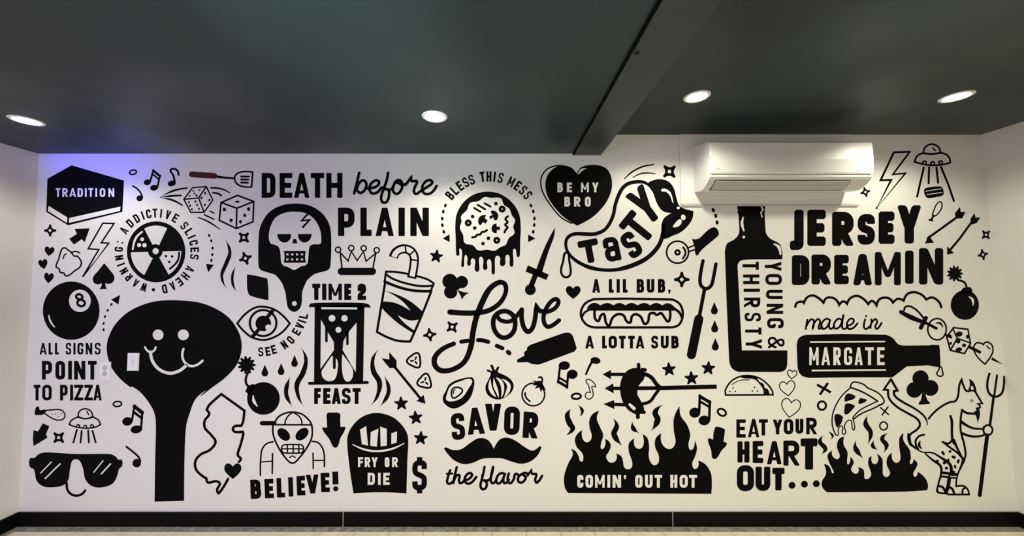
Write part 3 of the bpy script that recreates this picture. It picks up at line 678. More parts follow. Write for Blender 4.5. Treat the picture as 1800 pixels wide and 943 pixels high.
st(767, 451, 12, -8, 'black star between the drinks cup and the dripping pizza')
st(705.3, 710, 12.5, 4, 'black star just under the diagonal arrow\'s head, uppermost of its row of three')
st(730.8, 735, 12.5, 6, 'black star in the middle of the row of three above the dollar sign')
st(739.5, 771, 12.5, -4, 'black star right above the dollar sign')
st(1175.9, 650, 12.5, 4, 'black star nearest the sausage fork\'s prongs, first of three over its shaft')
st(1215.3, 665.5, 12.5, 4, 'black star sitting directly on the sausage fork\'s shaft')
st(1245, 647.8, 12.5, -4, 'black star beside the foot of the tall bottle')
m = M('E', 'painted_drinks_cup', 'outlined takeaway cup with a striped bent straw and a black zigzag band')
S_ = [(1335, 742), (1352, 705), (1392, 680), (1440, 680), (1480, 708), (1494, 765), (1473, 898)]
m.p('straw').k(m.X('D', S_), 62, 0, cap=None)
m.p('straw_inner').k(m.X('D', [(1340, 738), (1358, 704), (1392, 682), (1440, 680), (1480, 708), (1494, 765), (1476, 884)]), 36, 1, cap=None)
for a, b in (((1425, 650), (1432, 705)), ((1500, 685), (1455, 725)), ((1520, 765), (1468, 758))): m.p('straw_stripe').l(m.X('D', [a, b]), 9, 2, cap=None)
m.p('lid').k([(1095, -8, 1), (1180, -4), (1290, 18), (1380, 45), (1424, 74, 1), (1405, 122, 1), (1330, 128), (1200, 103), (1085, 58, 1)], 13, closed=True).k([(1092, 8), (1150, 45), (1250, 77), (1340, 92), (1420, 88)], 14).k([(1085, 60), (1180, 98), (1280, 122), (1402, 127)], 18)
m.p('cup_wall').l([(1090, 60), (1032, 408)], 15).k([(1032, 408), (1110, 448), (1180, 470), (1262, 474, 1), (1330, 320), (1408, 125)], 15)
m.p('zigzag_band').f([(1084, 122, 1), (1170, 150), (1260, 195), (1345, 265, 1), (1325, 322, 1), (1255, 328), (1175, 293, 1), (1220, 345), (1290, 398, 1), (1280, 416, 1), (1180, 350), (1100, 280), (1060, 232), (1062, 208), (1090, 198), (1170, 212), (1265, 262, 1), (1205, 195), (1140, 150)])
M('E', 'painted_tile', 'solid black tilted square above the crossed-out eye').f([(135, 10, 1), (205, 22), (275, 40, 1), (282, 110), (282, 190, 1), (200, 172), (150, 155, 1), (136, 110)])
m = M('E', 'painted_eye', 'outlined eye crossed by a slash, above the words SEE NO EVIL')
m.p('lid_outline').k([(68, 350, 1), (115, 292), (180, 245), (243, 234), (320, 252), (380, 294), (430, 350, 1), (380, 408), (315, 448), (245, 464), (170, 446), (110, 400)], 13, closed=True)
m.p('iris').r(246, 347, 92, 90, 14).p('pupil').e(247, 350, 54).p('highlight').e(283, 378, 21, c=1).p('slash').l([(312, 262), (270, 312)], 24).l([(222, 385), (172, 442)], 24)
m = M('E', 'painted_lettering', 'small curved black capitals SEE NO EVIL under the eye', 'lettering')
for ch, x, y, r in (('S', 230, 546, 5), ('E', 279, 543, 10), ('E', 320, 530, 16), ('N', 392, 497, 36), ('O', 436, 464, 48), ('E', 476, 408, 60), ('V', 500, 367, 66), ('I', 515, 335, 72), ('L', 525, 298, 80)):
    m.letter(ch, x, y, 34 if ch != 'I' else 14, 62, r, 12)
def bomb(m, bx, by, br, fuse, cap, c, rx, ry, hl, n=11):
    m.p('spark').star(bx, by, br, 8, q=.68, n=n).p('fuse').k(fuse, br * .24).p('cap').g(cap).p('ball').e(c[0], c[1], rx, ry).p('highlight').k(hl, (br * .15, br * .34, br * .15), 1)
m = M('E', 'painted_bomb', 'black bomb with a sparking fuse below the eye, beside the peel with a face', group='bombs painted on the mural')
bomb(m, 132, 637, 62, [(142, 690), (128, 725), (128, 760), (148, 790)], [(122, 820), (140, 780), (180, 766), (196, 790), (150, 845)], (248, 868), 113, 113, [(178, 850), (182, 885), (205, 920)])
DG = 'drops painted on the mural'
for x, y, t_ in ((258, 675, 'black drop nearest the bomb, lowest of three below SEE NO EVIL'), (370, 665, 'black drop in the middle of three below SEE NO EVIL'), (463, 609, 'black drop nearest the hourglass, highest of three below SEE NO EVIL')): M('E', 'painted_drop', t_, group=DG).drop(x, y, 46, 82)
m = M('E', 'painted_lettering', 'black words TIME 2 above the hourglass', 'lettering')
m.T('TIME2', [(585, 641), (652, 684), (697, 790), (806, 855), (898, 957)], 75, 188, 28)
m = M('E', 'painted_hourglass', 'black hourglass filled with dripping melted cheese')
m.p('top_plate').f([(562, 232), (575, 212), (650, 206), (900, 206), (970, 215), (990, 240, 1), (930, 240), (700, 237), (562, 237, 1)]).p('base_plate').l([(566, 764), (966, 758)], 19)
m.p('post').l([(624, 225), (619, 765)], 42, cap=None).p('post').l([(920, 225), (910, 765)], 50, cap=None)
m.p('glass').g([(610, 222), (932, 222), (932, 258), (893, 258), (893, 342), (842, 402), (800, 472), (795, 534), (735, 534), (735, 480), (690, 405), (645, 322), (645, 258), (610, 258)])
m.g([(740, 528), (792, 528), (888, 692), (888, 760), (636, 760), (636, 672)]).p('gap').g([(648, 237), (895, 239), (895, 253), (648, 251)], 1)
m.p('sand_lobe').f([(722, 572, 1), (760, 610), (757, 690), (738, 738), (695, 748), (660, 725), (650, 685), (665, 655)], 1).p('sand_lobe').f([(793, 562, 1), (830, 610), (865, 670), (862, 725), (832, 752), (803, 728), (790, 650)], 1)
m.p('drip').l([(683, 380), (683, 472)], 16).p('drip').l([(828, 400), (828, 492)], 15).p('drip').k([(738, 570), (738, 655)], 18, 2)
for x, y, r in ((722, 314, 23), (808, 314, 22), (766, 394, 20)): m.p('pepper').e(x, y, r, c=1)
m = M('E', 'painted_lettering', 'black word FEAST below the hourglass', 'lettering')
m.T('FEAST', [(598, 645), (660, 712), (720, 782), (790, 850), (863, 920)], 796, 907, 25)
m = M('E', 'painted_steam', 'pair of black steam swooshes on the bomb side of the hourglass', 'steam lines')
m.p('swoosh').k([(510, 518), (542, 600), (522, 690), (480, 770), (488, 850), (523, 922)], (2, 22, 34, 34, 22, 2)).p('swoosh').k([(433, 720), (408, 790), (408, 850), (446, 922)], (2, 28, 26, 2))
m = M('E', 'painted_steam', 'pair of black steam swooshes on the cup side of the hourglass', 'steam lines')
m.p('swoosh').k([(1040, 530), (1003, 600), (1008, 680), (1050, 760), (1035, 850), (992, 915)], (2, 22, 34, 34, 22, 2)).p('swoosh').k([(1083, 713), (1112, 790), (1104, 850), (1055, 922)], (2, 24, 26, 2))
m = M('E', 'painted_fletched_arrow', 'black fletched arrow slanting down beside the hourglass steam', group='fletched arrows painted on the mural')
m.p('fletching').g([(1063, 590), (1118, 598), (1115, 546), (1168, 605), (1168, 655), (1120, 660)]).p('shaft').l([(1150, 645), (1332, 868)], 17).p('arrow_head').g([(1355, 843), (1368, 906), (1304, 886)])
for x, y, r, t_ in ((1292, 606, 0, 'upper outlined three-lobed pepper ring beside the diagonal arrow'), (1362, 751, 12, 'lower outlined three-lobed pepper ring beside the diagonal arrow')):
    m = M('E', 'painted_pepper_ring', t_, group='pepper rings painted on the mural')
    P = [];
    for i in range(12):
        a = math.radians(65 + r + 30 * i); k_ = 54 if i % 4 == 0 else 44 if i % 4 in (1, 3) else 38; P.append((x + k_ * math.cos(a), y - k_ * math.sin(a) * 1.05))
    m.p('outline').k(P, 12, closed=True)
    for i in range(3): a = math.radians(65 + r + 120 * i); m.p('seed').l([(x + 10 * math.cos(a), y - 10 * math.sin(a)), (x + 26 * math.cos(a), y - 26 * math.sin(a))], 10)
m = M('F', 'painted_alien', 'outlined alien bust in a sideways cap baring its teeth')
m.p('head').k([(298, 215, 1), (300, 280), (330, 355), (378, 428), (425, 465), (472, 428), (525, 355), (553, 290), (552, 215, 1)], 10)
m.p('cap').k([(306, 213), (330, 165), (378, 138), (430, 131), (490, 145), (535, 185), (550, 213)], 10).k([(375, 210), (390, 165), (425, 133)], 8).k([(488, 210), (475, 165), (430, 133)], 8).l([(306, 213), (550, 214)], 9).p('visor').l([(226, 203), (306, 203)], 27)
m.p('eye').e(368, 277, 49, 33, -45).p('eye').e(488, 275, 50, 33, 42)
m.p('mouth').k([(372, 344), (480, 344), (496, 358), (496, 385), (480, 398), (372, 398), (356, 385), (356, 358)], 8, closed=True).l([(356, 371), (496, 371)], 7)
for x in (392, 430, 467): m.l([(x, 344), (x, 398)], 8)
m.p('chin').k([(408, 428), (425, 418), (443, 429)], 7)
m.p('arm').k([(298, 325), (250, 342), (222, 390), (215, 545)], 9).l([(295, 403), (293, 532)], 9).l([(219, 457), (293, 452)], 7).p('arm').k([(555, 322), (600, 336), (630, 390), (634, 487)], 9).l([(560, 400), (561, 500)], 8).l([(561, 447), (633, 447)], 7)
m = M('F', 'painted_lettering', 'bold black word BELIEVE! under the alien', 'lettering')
m.T('BELIEVE!', [(150, 220, 572, 699), (243, 302, 568, 695), (322, 376, 562, 690), (397, 431, 557, 684), (453, 509, 548, 676), (514, 598, 540, 664), (611, 669, 528, 655), (690, 724, 520, 648)], 0, 0, 29, rot=2)
M('F', 'painted_arrow', 'fat black arrow pointing down beside the alien').f([(652, 140), (690, 133), (735, 140), (738, 180), (740, 228, 1), (772, 234), (740, 300), (708, 364), (665, 305), (620, 238), (652, 232, 1), (650, 185)])
m = M('F', 'painted_fry_box', 'black carton of fries lettered FRY OR DIE')
m.f([(985, 136), (1080, 162), (1150, 225), (1182, 295), (1178, 450), (1172, 663, 1), (1000, 656), (825, 663, 1), (800, 500), (783, 320), (800, 250), (850, 185), (910, 148)])
for q in ([(868, 245), (908, 222), (920, 350), (880, 340)], [(938, 262), (988, 238), (978, 357), (935, 350)], [(1000, 225), (1043, 240), (1043, 350), (1003, 354)], [(1073, 270), (1110, 257), (1108, 330), (1073, 340)]): m.p('fry').g(q, 1)
m.p('rim_line').k([(820, 342), (900, 376), (985, 386), (1080, 370), (1155, 335)], (6, 13, 13, 13, 6), 1)
m.T('FRYOR', [(855, 888), (899, 936), (944, 983), (1030, 1060), (1078, 1117)], 426, 490, 13, 1).T('DIE', [(918, 965), (985, 1004), (1020, 1062)], 528, 607, 16, 1)
M('F', 'painted_dollar_sign', 'bold black dollar sign under the column of stars').letter('$', 1258, 544, 96, 238, 0, 33)
# ---------------- middle
m = M('G', 'painted_lettering', 'arched black capitals BLESS THIS MESS above the dripping pizza', 'lettering')
m.arc(list(zip('BLESS', (141.5, 133.5, 125.5, 117.8, 110.3))), 512, 508, 376, 38, 76, 14)
m.arc(list(zip('THIS', (97.5, 90, 83.5, 76.5))), 512, 508, 377, 38, 78, 14)
m.arc(list(zip('MESS', (63.5, 54.8, 46.8, 38.8))), 512, 508, 376, 36, 76, 14)
m = M('G', 'painted_dripping_pizza', 'round white pizza with black toppings on a black dripping crust')
m.f([(505, 245), (600, 264), (685, 325), (738, 410), (752, 510), (748, 610), (745, 725), (732, 740), (720, 725), (716, 692), (705, 675), (693, 692), (697, 790), (685, 812), (668, 798), (668, 740), (652, 720), (636, 740), (635, 790), (613, 808), (594, 790), (597, 748), (576, 728), (558, 748), (557, 855), (545, 870), (532, 858), (530, 775), (513, 755), (497, 775), (500, 820), (483, 837), (467, 820), (470, 762), (453, 736), (437, 755), (440, 832), (423, 850), (405, 832), (408, 768), (391, 748), (375, 765), (376, 792), (362, 805), (348, 792), (350, 748), (338, 723), (327, 742), (325, 800), (313, 815), (303, 800), (310, 720), (306, 690), (295, 673), (288, 690), (290, 715), (278, 730), (265, 715), (262, 600), (258, 500), (272, 405), (325, 320), (405, 264)])
m.p('pizza').f([(525, 292), (600, 295), (625, 345), (665, 375), (685, 425), (708, 460), (695, 510), (703, 560), (662, 595), (638, 645), (600, 662), (555, 690), (500, 683), (430, 687), (392, 650), (330, 632), (318, 572), (294, 520), (306, 470), (303, 430), (345, 385), (372, 330), (430, 318), (480, 286)], 1)
for a, b in (((401, 369), (447, 396)), ((428, 346), (484, 378)), ((480, 334), (523, 358))): m.p('pepper_strip').l([a, b], 14, 2)
for x, y in ((565, 336), (389, 433), (405, 519), (508, 597), (467, 637)): m.p('dot').e(x, y, 14, c=2)
for x, y in ((611, 377), (356, 481), (571, 612)): m.p('olive').r(x, y, 16, 16, 19, c=2)
m.p('mushroom').f([(435, 490), (433, 450), (455, 425), (492, 422, 1), (480, 445, 1), (502, 462, 1), (488, 488, 1), (467, 475, 1), (452, 498, 1)], 2)
m.p('mushroom').f([(527, 393), (560, 392), (582, 420), (575, 455), (555, 462, 1), (543, 440, 1), (522, 455, 1), (514, 432, 1), (540, 420, 1)], 2)
m.p('mushroom').f([(570, 485, 1), (570, 508, 1), (596, 510, 1), (596, 532, 1), (572, 535, 1), (570, 560, 1), (540, 550), (532, 520), (545, 493)], 2)
m.p('squiggle').k([(387, 590), (410, 585), (425, 570), (445, 568), (460, 550), (478, 547), (497, 535)], 15, 2).p('squiggle').k([(655, 432), (637, 452), (652, 475), (635, 495), (652, 515), (638, 533), (630, 552)], 15, 2)
for pts, head, t_ in (([(184, 350), (168, 396), (160, 448), (161, 498), (172, 548)], [(163, 598), (215, 566), (217, 626)], 'dotted arrow curving down between PLAIN and the dripping pizza'),
                      ([(828, 350), (846, 394), (855, 447), (853, 497), (846, 548)], [(807, 568), (863, 598), (807, 626)], 'dotted arrow curving down between the dripping pizza and the dagger')):
    m = M('G', 'painted_dotted_arrow', t_, 'dotted arrow'); m.dots(pts, 15, 10).p('arrow_head').g(head)
m = M('G', 'painted_dagger', 'black dagger pointing up beside the dripping pizza')
m.p('blade').f([(1010, 515, 1), (1002, 585), (960, 700), (905, 880, 1), (862, 848, 1), (925, 680), (970, 585)]).p('guard').g([(805, 800), (962, 870), (945, 912), (788, 848)])
m.p('grip').l(m.X('H', [(768, 30), (728, 130)]), 38, cap=None).p('pommel').e(*m.X('H', [(725, 150)])[0], 41)
M('H', 'painted_club', 'black club card suit, tilted, above the word Love', group='clubs painted on the mural').e(192, 94, 50).e(271, 99, 41).e(197, 165, 44).e(230, 118, 36).f([(240, 150, 1), (262, 158), (285, 166), (320, 170, 1), (292, 188), (270, 217, 1), (262, 190)])
m = M('H', 'painted_lettering', 'large brush script word Love with a dashed trail from a squeeze bottle', 'lettering')
m.p('letter').k([(192, 298), (270, 304), (370, 303), (455, 285), (525, 235), (562, 165), (555, 112), (515, 102), (455, 145), (405, 235), (368, 330), (345, 430), (330, 530), (290, 625), (220, 675), (140, 688), (95, 655), (92, 600), (140, 545), (218, 508)], (34, 34, 34, 32, 30, 28, 30, 34, 38, 38, 36, 36, 36, 34, 32, 32, 34, 34, 30, 28))
m.p('letter').k([(545, 292), (600, 310), (624, 360), (612, 430), (560, 468), (510, 450), (480, 390), (490, 325)], 30, closed=True).k([(505, 320), (525, 350), (570, 362), (610, 350), (645, 310), (668, 282)], 26)
m.p('letter').k([(668, 282), (668, 345), (685, 405), (715, 428), (748, 380), (765, 260, 1), (790, 290), (830, 292)], 30)
m.p('letter').k([(830, 298), (885, 275), (912, 232), (890, 212), (848, 245), (815, 315), (818, 372), (848, 396), (915, 353)], 27)
m.p('dash').k([(267, 495), (310, 488)], 26).p('dash').k([(378, 484), (410, 486), (446, 496)], 26).p('dash').l([(503, 522), (540, 538)], 26).p('dash').l([(577, 563), (585, 571)], 28)
M('H', 'painted_squeeze_bottle', 'solid black squeeze bottle pointing at the end of the dashed trail').f([(635, 615, 1), (685, 587, 1), (684, 562, 1), (700, 552, 1), (706, 528, 1), (728, 514, 1), (945, 437, 1), (985, 436), (1008, 458, 1), (1033, 538, 1), (1018, 560, 1), (780, 648, 1), (740, 644, 1), (705, 630, 1), (640, 633, 1)])
beamed(M('H', NOTE, 'upside-down black beamed notes below the squeeze bottle', group=NG), (950, 653, 38, 29, 5), (1003, 711, 36, 31, 5), ((922, 660), (909, 765)), ((975, 715), (968, 800)), 14, 18)
m = M('H', 'painted_avocado', 'halved avocado with its pit, drawn in black')
m.f([(330, 730), (352, 748), (350, 800), (325, 870), (270, 920), (210, 938), (155, 905), (145, 865), (165, 820), (190, 775), (250, 745)]).p('flesh').f([(335, 747), (312, 810), (268, 868), (210, 890), (170, 882), (170, 850), (197, 790), (262, 757)], 1)
m.p('pit').k([(238, 797), (270, 808), (273, 828), (245, 855), (215, 868), (202, 845), (210, 808)], 10, 2, closed=True).k([(215, 840), (217, 822), (225, 812)], 6, 2)
m = M('H', 'painted_onion', 'black and white striped onion with a sprouting top')
m.f([(470, 700, 1), (515, 700, 1), (590, 740), (615, 790), (590, 840), (520, 878), (450, 855), (427, 800), (448, 745)])
for q in ([(460, 738, 1), (447, 795), (465, 838), (500, 863, 1), (472, 800)], [(482, 735, 1), (480, 790), (500, 835), (516, 868, 1), (512, 820), (495, 770)], [(496, 730, 1), (530, 790), (532, 868, 1), (550, 825), (548, 775), (528, 745)], [(532, 740, 1), (570, 785), (560, 835), (548, 866, 1), (585, 830), (594, 785), (572, 755)]): m.p('stripe').f(q, 1)
m.p('sprout').l([(490, 705), (469, 655)], 16).l([(485, 700), (442, 686)], 12).l([(490, 705), (512, 666)], 14).g([(462, 690), (500, 682), (530, 715), (460, 728)])
m = M('H', 'painted_tomato', 'thin outlined tomato with black leaves and stem')
m.p('outline').r(745, 845, 75, 75, 9).p('highlight').k([(690, 835), (697, 865), (722, 890)], 10).p('leaves').g([(740, 746), (765, 757), (792, 753), (808, 775), (832, 825), (808, 802), (795, 832), (785, 798), (752, 808), (768, 785), (738, 785), (758, 770)]).p('stem').k([(796, 780), (805, 745), (795, 730), (782, 732)], 11)
M('H', 'painted_ring', 'black oval ring under the upside-down beamed notes').r(1030, 857, 30, 18, 13, 4)
m = M('I', 'painted_lettering', 'bold black arched word SAVOR above the moustache', 'lettering')
m.letter('S', 236, 400, 86, 170, 4, 38); m.letter('A', 348, 365, 108, 170, 4, 38); m.letter('V', 460, 341, 104, 172, 0, 40); m.letter('O', 580, 363, 100, 182, -2, 38); m.letter('R', 700, 391, 98, 168, -3, 38)
M('I', 'painted_moustache', 'solid black curled moustache under the word SAVOR').f([(148, 540), (160, 533), (200, 549), (255, 545), (320, 500), (370, 474), (425, 485), (465, 542, 1), (500, 485), (550, 471), (605, 492), (660, 530), (708, 554), (740, 540), (757, 526), (768, 533), (745, 582), (700, 622), (640, 638), (580, 625), (520, 605), (460, 602), (390, 607), (330, 632), (270, 640), (210, 615), (170, 575)])
m = M('I', 'painted_lettering', 'black brush script words the flavor under the moustache', 'lettering'); W_ = 15
m.p('letter').k([(186, 680), (170, 730), (168, 758), (185, 765), (208, 745)], W_).l([(165, 702), (200, 700)], 12)
m.p('letter').k([(228, 660), (215, 715), (203, 767, 1), (225, 715), (245, 712), (242, 745), (252, 762), (275, 745)], W_)
m.p('letter').k([(275, 745), (305, 735), (326, 710), (312, 697), (288, 712), (278, 745), (298, 765), (325, 755), (352, 722)], W_)
m.p('letter').k([(405, 658), (395, 710), (380, 770), (388, 798), (410, 795), (420, 765), (405, 745), (385, 745)], W_).l([(385, 715), (398, 690)], 6)
m.p('letter').k([(405, 745), (440, 735), (460, 658)], W_).k([(460, 658), (445, 735), (455, 762), (478, 745)], W_)
m.p('letter').k([(535, 702), (505, 700), (482, 730), (487, 762), (510, 755), (535, 705)], W_).k([(535, 702), (525, 740), (535, 762), (560, 740)], W_)
m.p('letter').k([(560, 700), (553, 740), (568, 762), (592, 735), (602, 703), (625, 715)], W_)
m.p('letter').k([(650, 700), (622, 722), (622, 752), (648, 755), (668, 725), (650, 702), (680, 700)], W_)
m.p('letter').k([(680, 712), (702, 680, 1), (710, 702), (735, 705), (728, 740), (740, 758), (772, 715)], W_)
m = M('J', 'painted_lettered_heart', 'large black heart reading BE MY BRO with a white crescent side')
m.p('body').f([(330, 158, 1), (365, 110), (430, 92), (520, 97), (580, 135), (608, 210), (603, 300), (555, 400), (460, 500), (335, 571, 1), (225, 500), (140, 405), (95, 320), (84, 235), (105, 165), (155, 115), (215, 95), (285, 110)])
m.p('edge_line').k([(290, 552), (200, 498), (112, 390), (57, 290), (50, 200), (88, 132), (155, 100), (230, 98)], 9).p('highlight').k([(345, 160), (368, 132), (408, 118)], (12, 18, 4), 1)
m.T('BEMY', [(178, 221), (253, 293), (365, 426), (452, 503)], 230, 306, 16, 1).T('BRO', [(234, 279), (310, 361), (396, 441)], 342, 420, 17, 1)
m = M('J', 'painted_motion_lines', 'two thin black motion arcs over the TASTY tongue', 'motion lines')
m.p('line').k([(708, 200), (770, 145), (850, 105), (938, 88)], (6, 11, 11, 8)).p('line').k([(775, 190), (850, 157), (950, 160)], (5, 10, 6))
m = M('J', 'painted_lips_and_tongue', 'black lips sticking out a long outlined tongue that reads TASTY')
m.p('tongue').k([(905, 255), (860, 228), (800, 225), (735, 240), (685, 285), (640, 390), (615, 500), (560, 595), (480, 635), (400, 637), (320, 635), (262, 662), (245, 715), (262, 780), (330, 850), (450, 905), (600, 922), (740, 895), (880, 830), (970, 740), (1008, 650), (1012, 560)], (20, 26, 28, 28, 26, 26, 26, 28, 28, 26, 22, 22, 26, 30, 24, 26, 34, 34, 32, 32, 30, 24))
m.p('lips').f([(895, 240), (940, 210), (1000, 203), (1060, 225), (1100, 280), (1118, 350), (1140, 410), (1180, 435), (1253, 455, 1), (1238, 530), (1170, 610), (1090, 650), (1005, 672), (1000, 600), (1015, 520), (1080, 470, 1), (1010, 455), (965, 395), (935, 315)])
m.p('highlight').f([(997, 290), (1015, 278), (1045, 285), (1075, 315), (1095, 392), (1086, 385), (1070, 340), (1040, 305), (1005, 300)], 1).p('highlight').e(1132, 430, 13, 10, c=1).p('highlight').e(1172, 505, 18, 22, 15, c=1).p('highlight').f([(1090, 575), (1100, 585), (1140, 572), (1160, 540), (1150, 520), (1125, 532)], 1)
m.p('drip').k(m.X('K', [(122, 20), (92, 100), (76, 170), (90, 212), (120, 226), (148, 210), (156, 170), (146, 100)]), 16, closed=True)
m.letter('T', 430, 773, 160, 185, 11, 50, soft=.2); m.letter('a', 608, 757, 122, 195, 12, 44, soft=.2); m.letter('S', 762, 722, 116, 212, 33, 52, soft=.2); m.letter('T', 812, 588, 172, 262, 51, 54, soft=.2); m.letter('Y', 868, 408, 178, 300, 36, 56, soft=.2)
m = M('J', 'painted_pizza_cutter', 'outlined pizza wheel cutter with a black handle under the lips')
m.p('wheel').r(1127, 780, 87, 87, 12).k([(1172, 742), (1190, 785), (1168, 830)], 14).p('hub').r(1127, 782, 17, 17, 15).p('fork').l([(1205, 748), (1255, 727)], 10).l([(1215, 776), (1262, 760)], 10)
m.p('handle').f([(1240, 672, 1), (1262, 678), (1300, 668), (1370, 603), (1420, 583), (1450, 615), (1447, 650), (1325, 755), (1285, 808, 1), (1268, 795), (1262, 745), (1252, 710)])
m = M('J', 'painted_dotted_trail', 'three black dashes curving up from the pizza cutter handle to the panel', 'dotted trail')
m.dots([(1409, 448), (1428, 493), (1439, 545)], 18, 12)
m = M('K', 'painted_lettering', 'black capitals A LIL BUB, above the hot dog', 'lettering')
m.T('ALILBUB,', [(335, 400), (472, 513), (536, 564), (588, 628), (703, 765), (787, 850), (879, 940), (958, 990, 322, 370)], 240, 354, 25)
m = M('K', 'painted_carving_fork', 'tall two-pronged black carving fork beside the drops')
m.p('tines').k([(1253, 90), (1228, 235), (1238, 295), (1278, 320), (1318, 298), (1335, 250), (1360, 116)], 27).p('shank').l([(1266, 325), (1224, 542)], 28, cap=None).p('handle').l([(1218, 572), (1157, 868)], 74)
m = M('K', 'painted_hot_dog', 'outlined hot dog in a bun with a black wavy sausage and dripping mustard')
m.p('bun').k([(350, 407, 1), (600, 403, 1), (1000, 410, 1), (1062, 450), (1086, 530), (1060, 612), (1000, 641, 1), (660, 642, 1), (350, 642, 1), (278, 610), (240, 530), (272, 448)], 18, closed=True).k([(250, 555), (270, 520), (302, 500)], 17).k([(1015, 485), (1058, 520), (1080, 565)], 20)
P = [(293, 503, 1), (300, 465), (350, 437), (402, 458, 1)]
for x in (460, 560, 660, 765, 865): P += [(x, 438), (x + 51, 458, 1)]
m.p('sausage').f(P + [(962, 440), (1010, 465), (1022, 503, 1)]).p('mustard').k([(355, 498), (358, 565), (385, 588), (405, 545), (432, 532), (448, 600), (475, 625), (498, 570), (540, 534), (592, 540), (620, 590), (650, 600), (664, 550), (695, 532), (738, 555), (768, 612), (798, 592), (810, 532), (845, 522), (870, 538), (905, 524), (938, 565), (963, 592), (980, 560), (980, 498)], 20)
m = M('K', 'painted_lettering', 'black capitals A LOTTA SUB below the hot dog', 'lettering')
m.T('ALOTTASUB', [(278, 349), (416, 456), (470, 540), (556, 612), (632, 688), (696, 766), (824, 881), (903, 969), (990, 1052)], 711, 816, 24)
for x, y, t_ in ((1347, 482, 'topmost of three black drops beside the tall bottle'), (1350, 632, 'middle of three black drops beside the tall bottle'), (1355, 782, 'lowest of three black drops beside the tall bottle')): M('K', 'painted_drop', t_, group=DG).drop(x, y, 58, 102)
M('L', NOTE, 'black quarter note leaning over the outlined note, above the flames', group=NG).p('note_head').e(292, 48, 30, 20, -10).p('stem').k([(272, 55), (255, 85), (236, 130)], (14, 12, 10))
M('L', NOTE, 'thin outlined eighth note between the beamed notes and the sausage fork', group=NG).p('outline').k([(277, 258), (255, 277), (232, 262), (240, 238), (262, 238, 1), (250, 195), (236, 168), (255, 160), (280, 178), (293, 203), (275, 200), (270, 205), (275, 225)], 5, closed=True)
m = M('L', 'painted_sausage_fork', 'black trident lying sideways through a curved black sausage')
m.p('shaft').l([(540, 212), (680, 211), (1010, 203)], 21, cap=None).l([(680, 211), (1010, 203)], 24, cap=None)
for a, b, c_ in (([(333, 130), (384, 103), (383, 159)], (380, 130), (480, 130)), ([(345, 213), (398, 183), (400, 243)], (396, 213), (460, 213)), ([(338, 306), (402, 282), (404, 336)], (400, 308), (470, 310))): m.p('prong').g(a).l([b, c_], 19, cap=None)
m.p('fork_arch').k([(575, 126), (620, 146), (655, 190), (680, 211)], 22).k([(568, 305), (615, 290), (645, 250), (672, 214)], 18)
m.p('sausage').f([(520, 92), (555, 98), (583, 125), (578, 160), (550, 195), (540, 245), (560, 285), (580, 335), (565, 362), (530, 366), (485, 340), (452, 290), (437, 215), (447, 155), (478, 110)]).l([(548, 92), (547, 72)], 20).l([(568, 102), (586, 104)], 20).l([(542, 362), (543, 384)], 22).l([(560, 352), (580, 354)], 20).p('highlight').k([(494, 308), (520, 332)], (14, 20), 1)
beamed(M('L', NOTE, 'black beamed pair of music notes beside the fat arrow and sausage fork shaft', group=NG), (880, 357, 33, 30, 5), (936, 403, 34, 29, 5), ((906, 350), (910, 255)), ((965, 400), (969, 290)), 14, 18)
M('L', 'painted_ring', 'tilted black oval ring above the fat arrow beside the flames').r(1040, 355, 26, 19, 11, -30)
M('L', 'painted_arrow', 'fat black arrow pointing down at the end of the COMIN\' OUT HOT flames').f([(1000, 445), (1030, 443), (1060, 457, 1), (1050, 528, 1), (1070, 543), (1040, 580), (995, 632), (975, 575), (958, 513), (988, 517, 1)])
m = M('L', 'painted_flames', 'wide black flames reading COMIN\' OUT HOT in white', group='flames painted on the mural')
m.f([(130, 833, 1), (109, 795), (107, 730), (130, 660), (152, 620), (158, 600), (147, 570, 1), (175, 585), (192, 615), (203, 645), (218, 640), (215, 600), (182, 562), (170, 520), (183, 485), (213, 460, 1), (213, 500), (232, 530), (258, 525), (270, 495), (258, 450), (255, 405), (275, 365), (315, 345, 1), (300, 390), (318, 440), (338, 490), (325, 540), (328, 572), (348, 555), (350, 512, 1), (375, 530), (382, 560), (370, 590), (355, 618), (375, 650), (405, 648), (418, 625), (415, 598, 1), (445, 615), (455, 645), (462, 680), (485, 692), (507, 680), (508, 645), (490, 590), (490, 540), (522, 508, 1), (522, 550), (545, 571), (570, 560), (578, 525), (570, 483, 1), (600, 508), (610, 560), (607, 610), (617, 648), (640, 668), (665, 652), (666, 610), (645, 560), (648, 510), (681, 478, 1), (682, 530), (710, 567), (745, 568), (766, 530), (755, 460), (757, 385), (790, 317, 1), (797, 375), (835, 430), (853, 490), (843, 540), (850, 575), (870, 570), (882, 522, 1), (893, 570), (880, 620), (865, 655), (872, 686), (890, 688), (902, 670), (900, 640, 1), (945, 665), (975, 715), (981, 770), (978, 838, 1)])
m.T("COMIN'OUTHOT", [(184, 220), (233, 277), (290, 346), (361, 380), (393, 443), (458, 475, 725, 755), (527, 570), (585, 630), (642, 686), (735, 776), (790, 838), (846, 893)], 725, 801, 16, 1)
FG = 'loose flame licks painted on the mural'
def lick(crop, pts, w, label): M(crop, 'painted_flame_lick', label, group=FG).k(pts, w)
lick('L', [(146, 335), (125, 375), (142, 425), (158, 450), (128, 486)], (2, 28, 34, 26, 6), 'black flame lick at the outer end of the COMIN\' OUT HOT flames')
lick('L', [(191, 314), (214, 345), (205, 375)], (3, 18, 5), 'small black flame lick above the first tall lick, under the oval ring')
lick('L', [(400, 393), (418, 435), (402, 485), (447, 550)], (4, 30, 32, 3), 'black flame lick between the sausage and the COMIN\' OUT HOT flames')
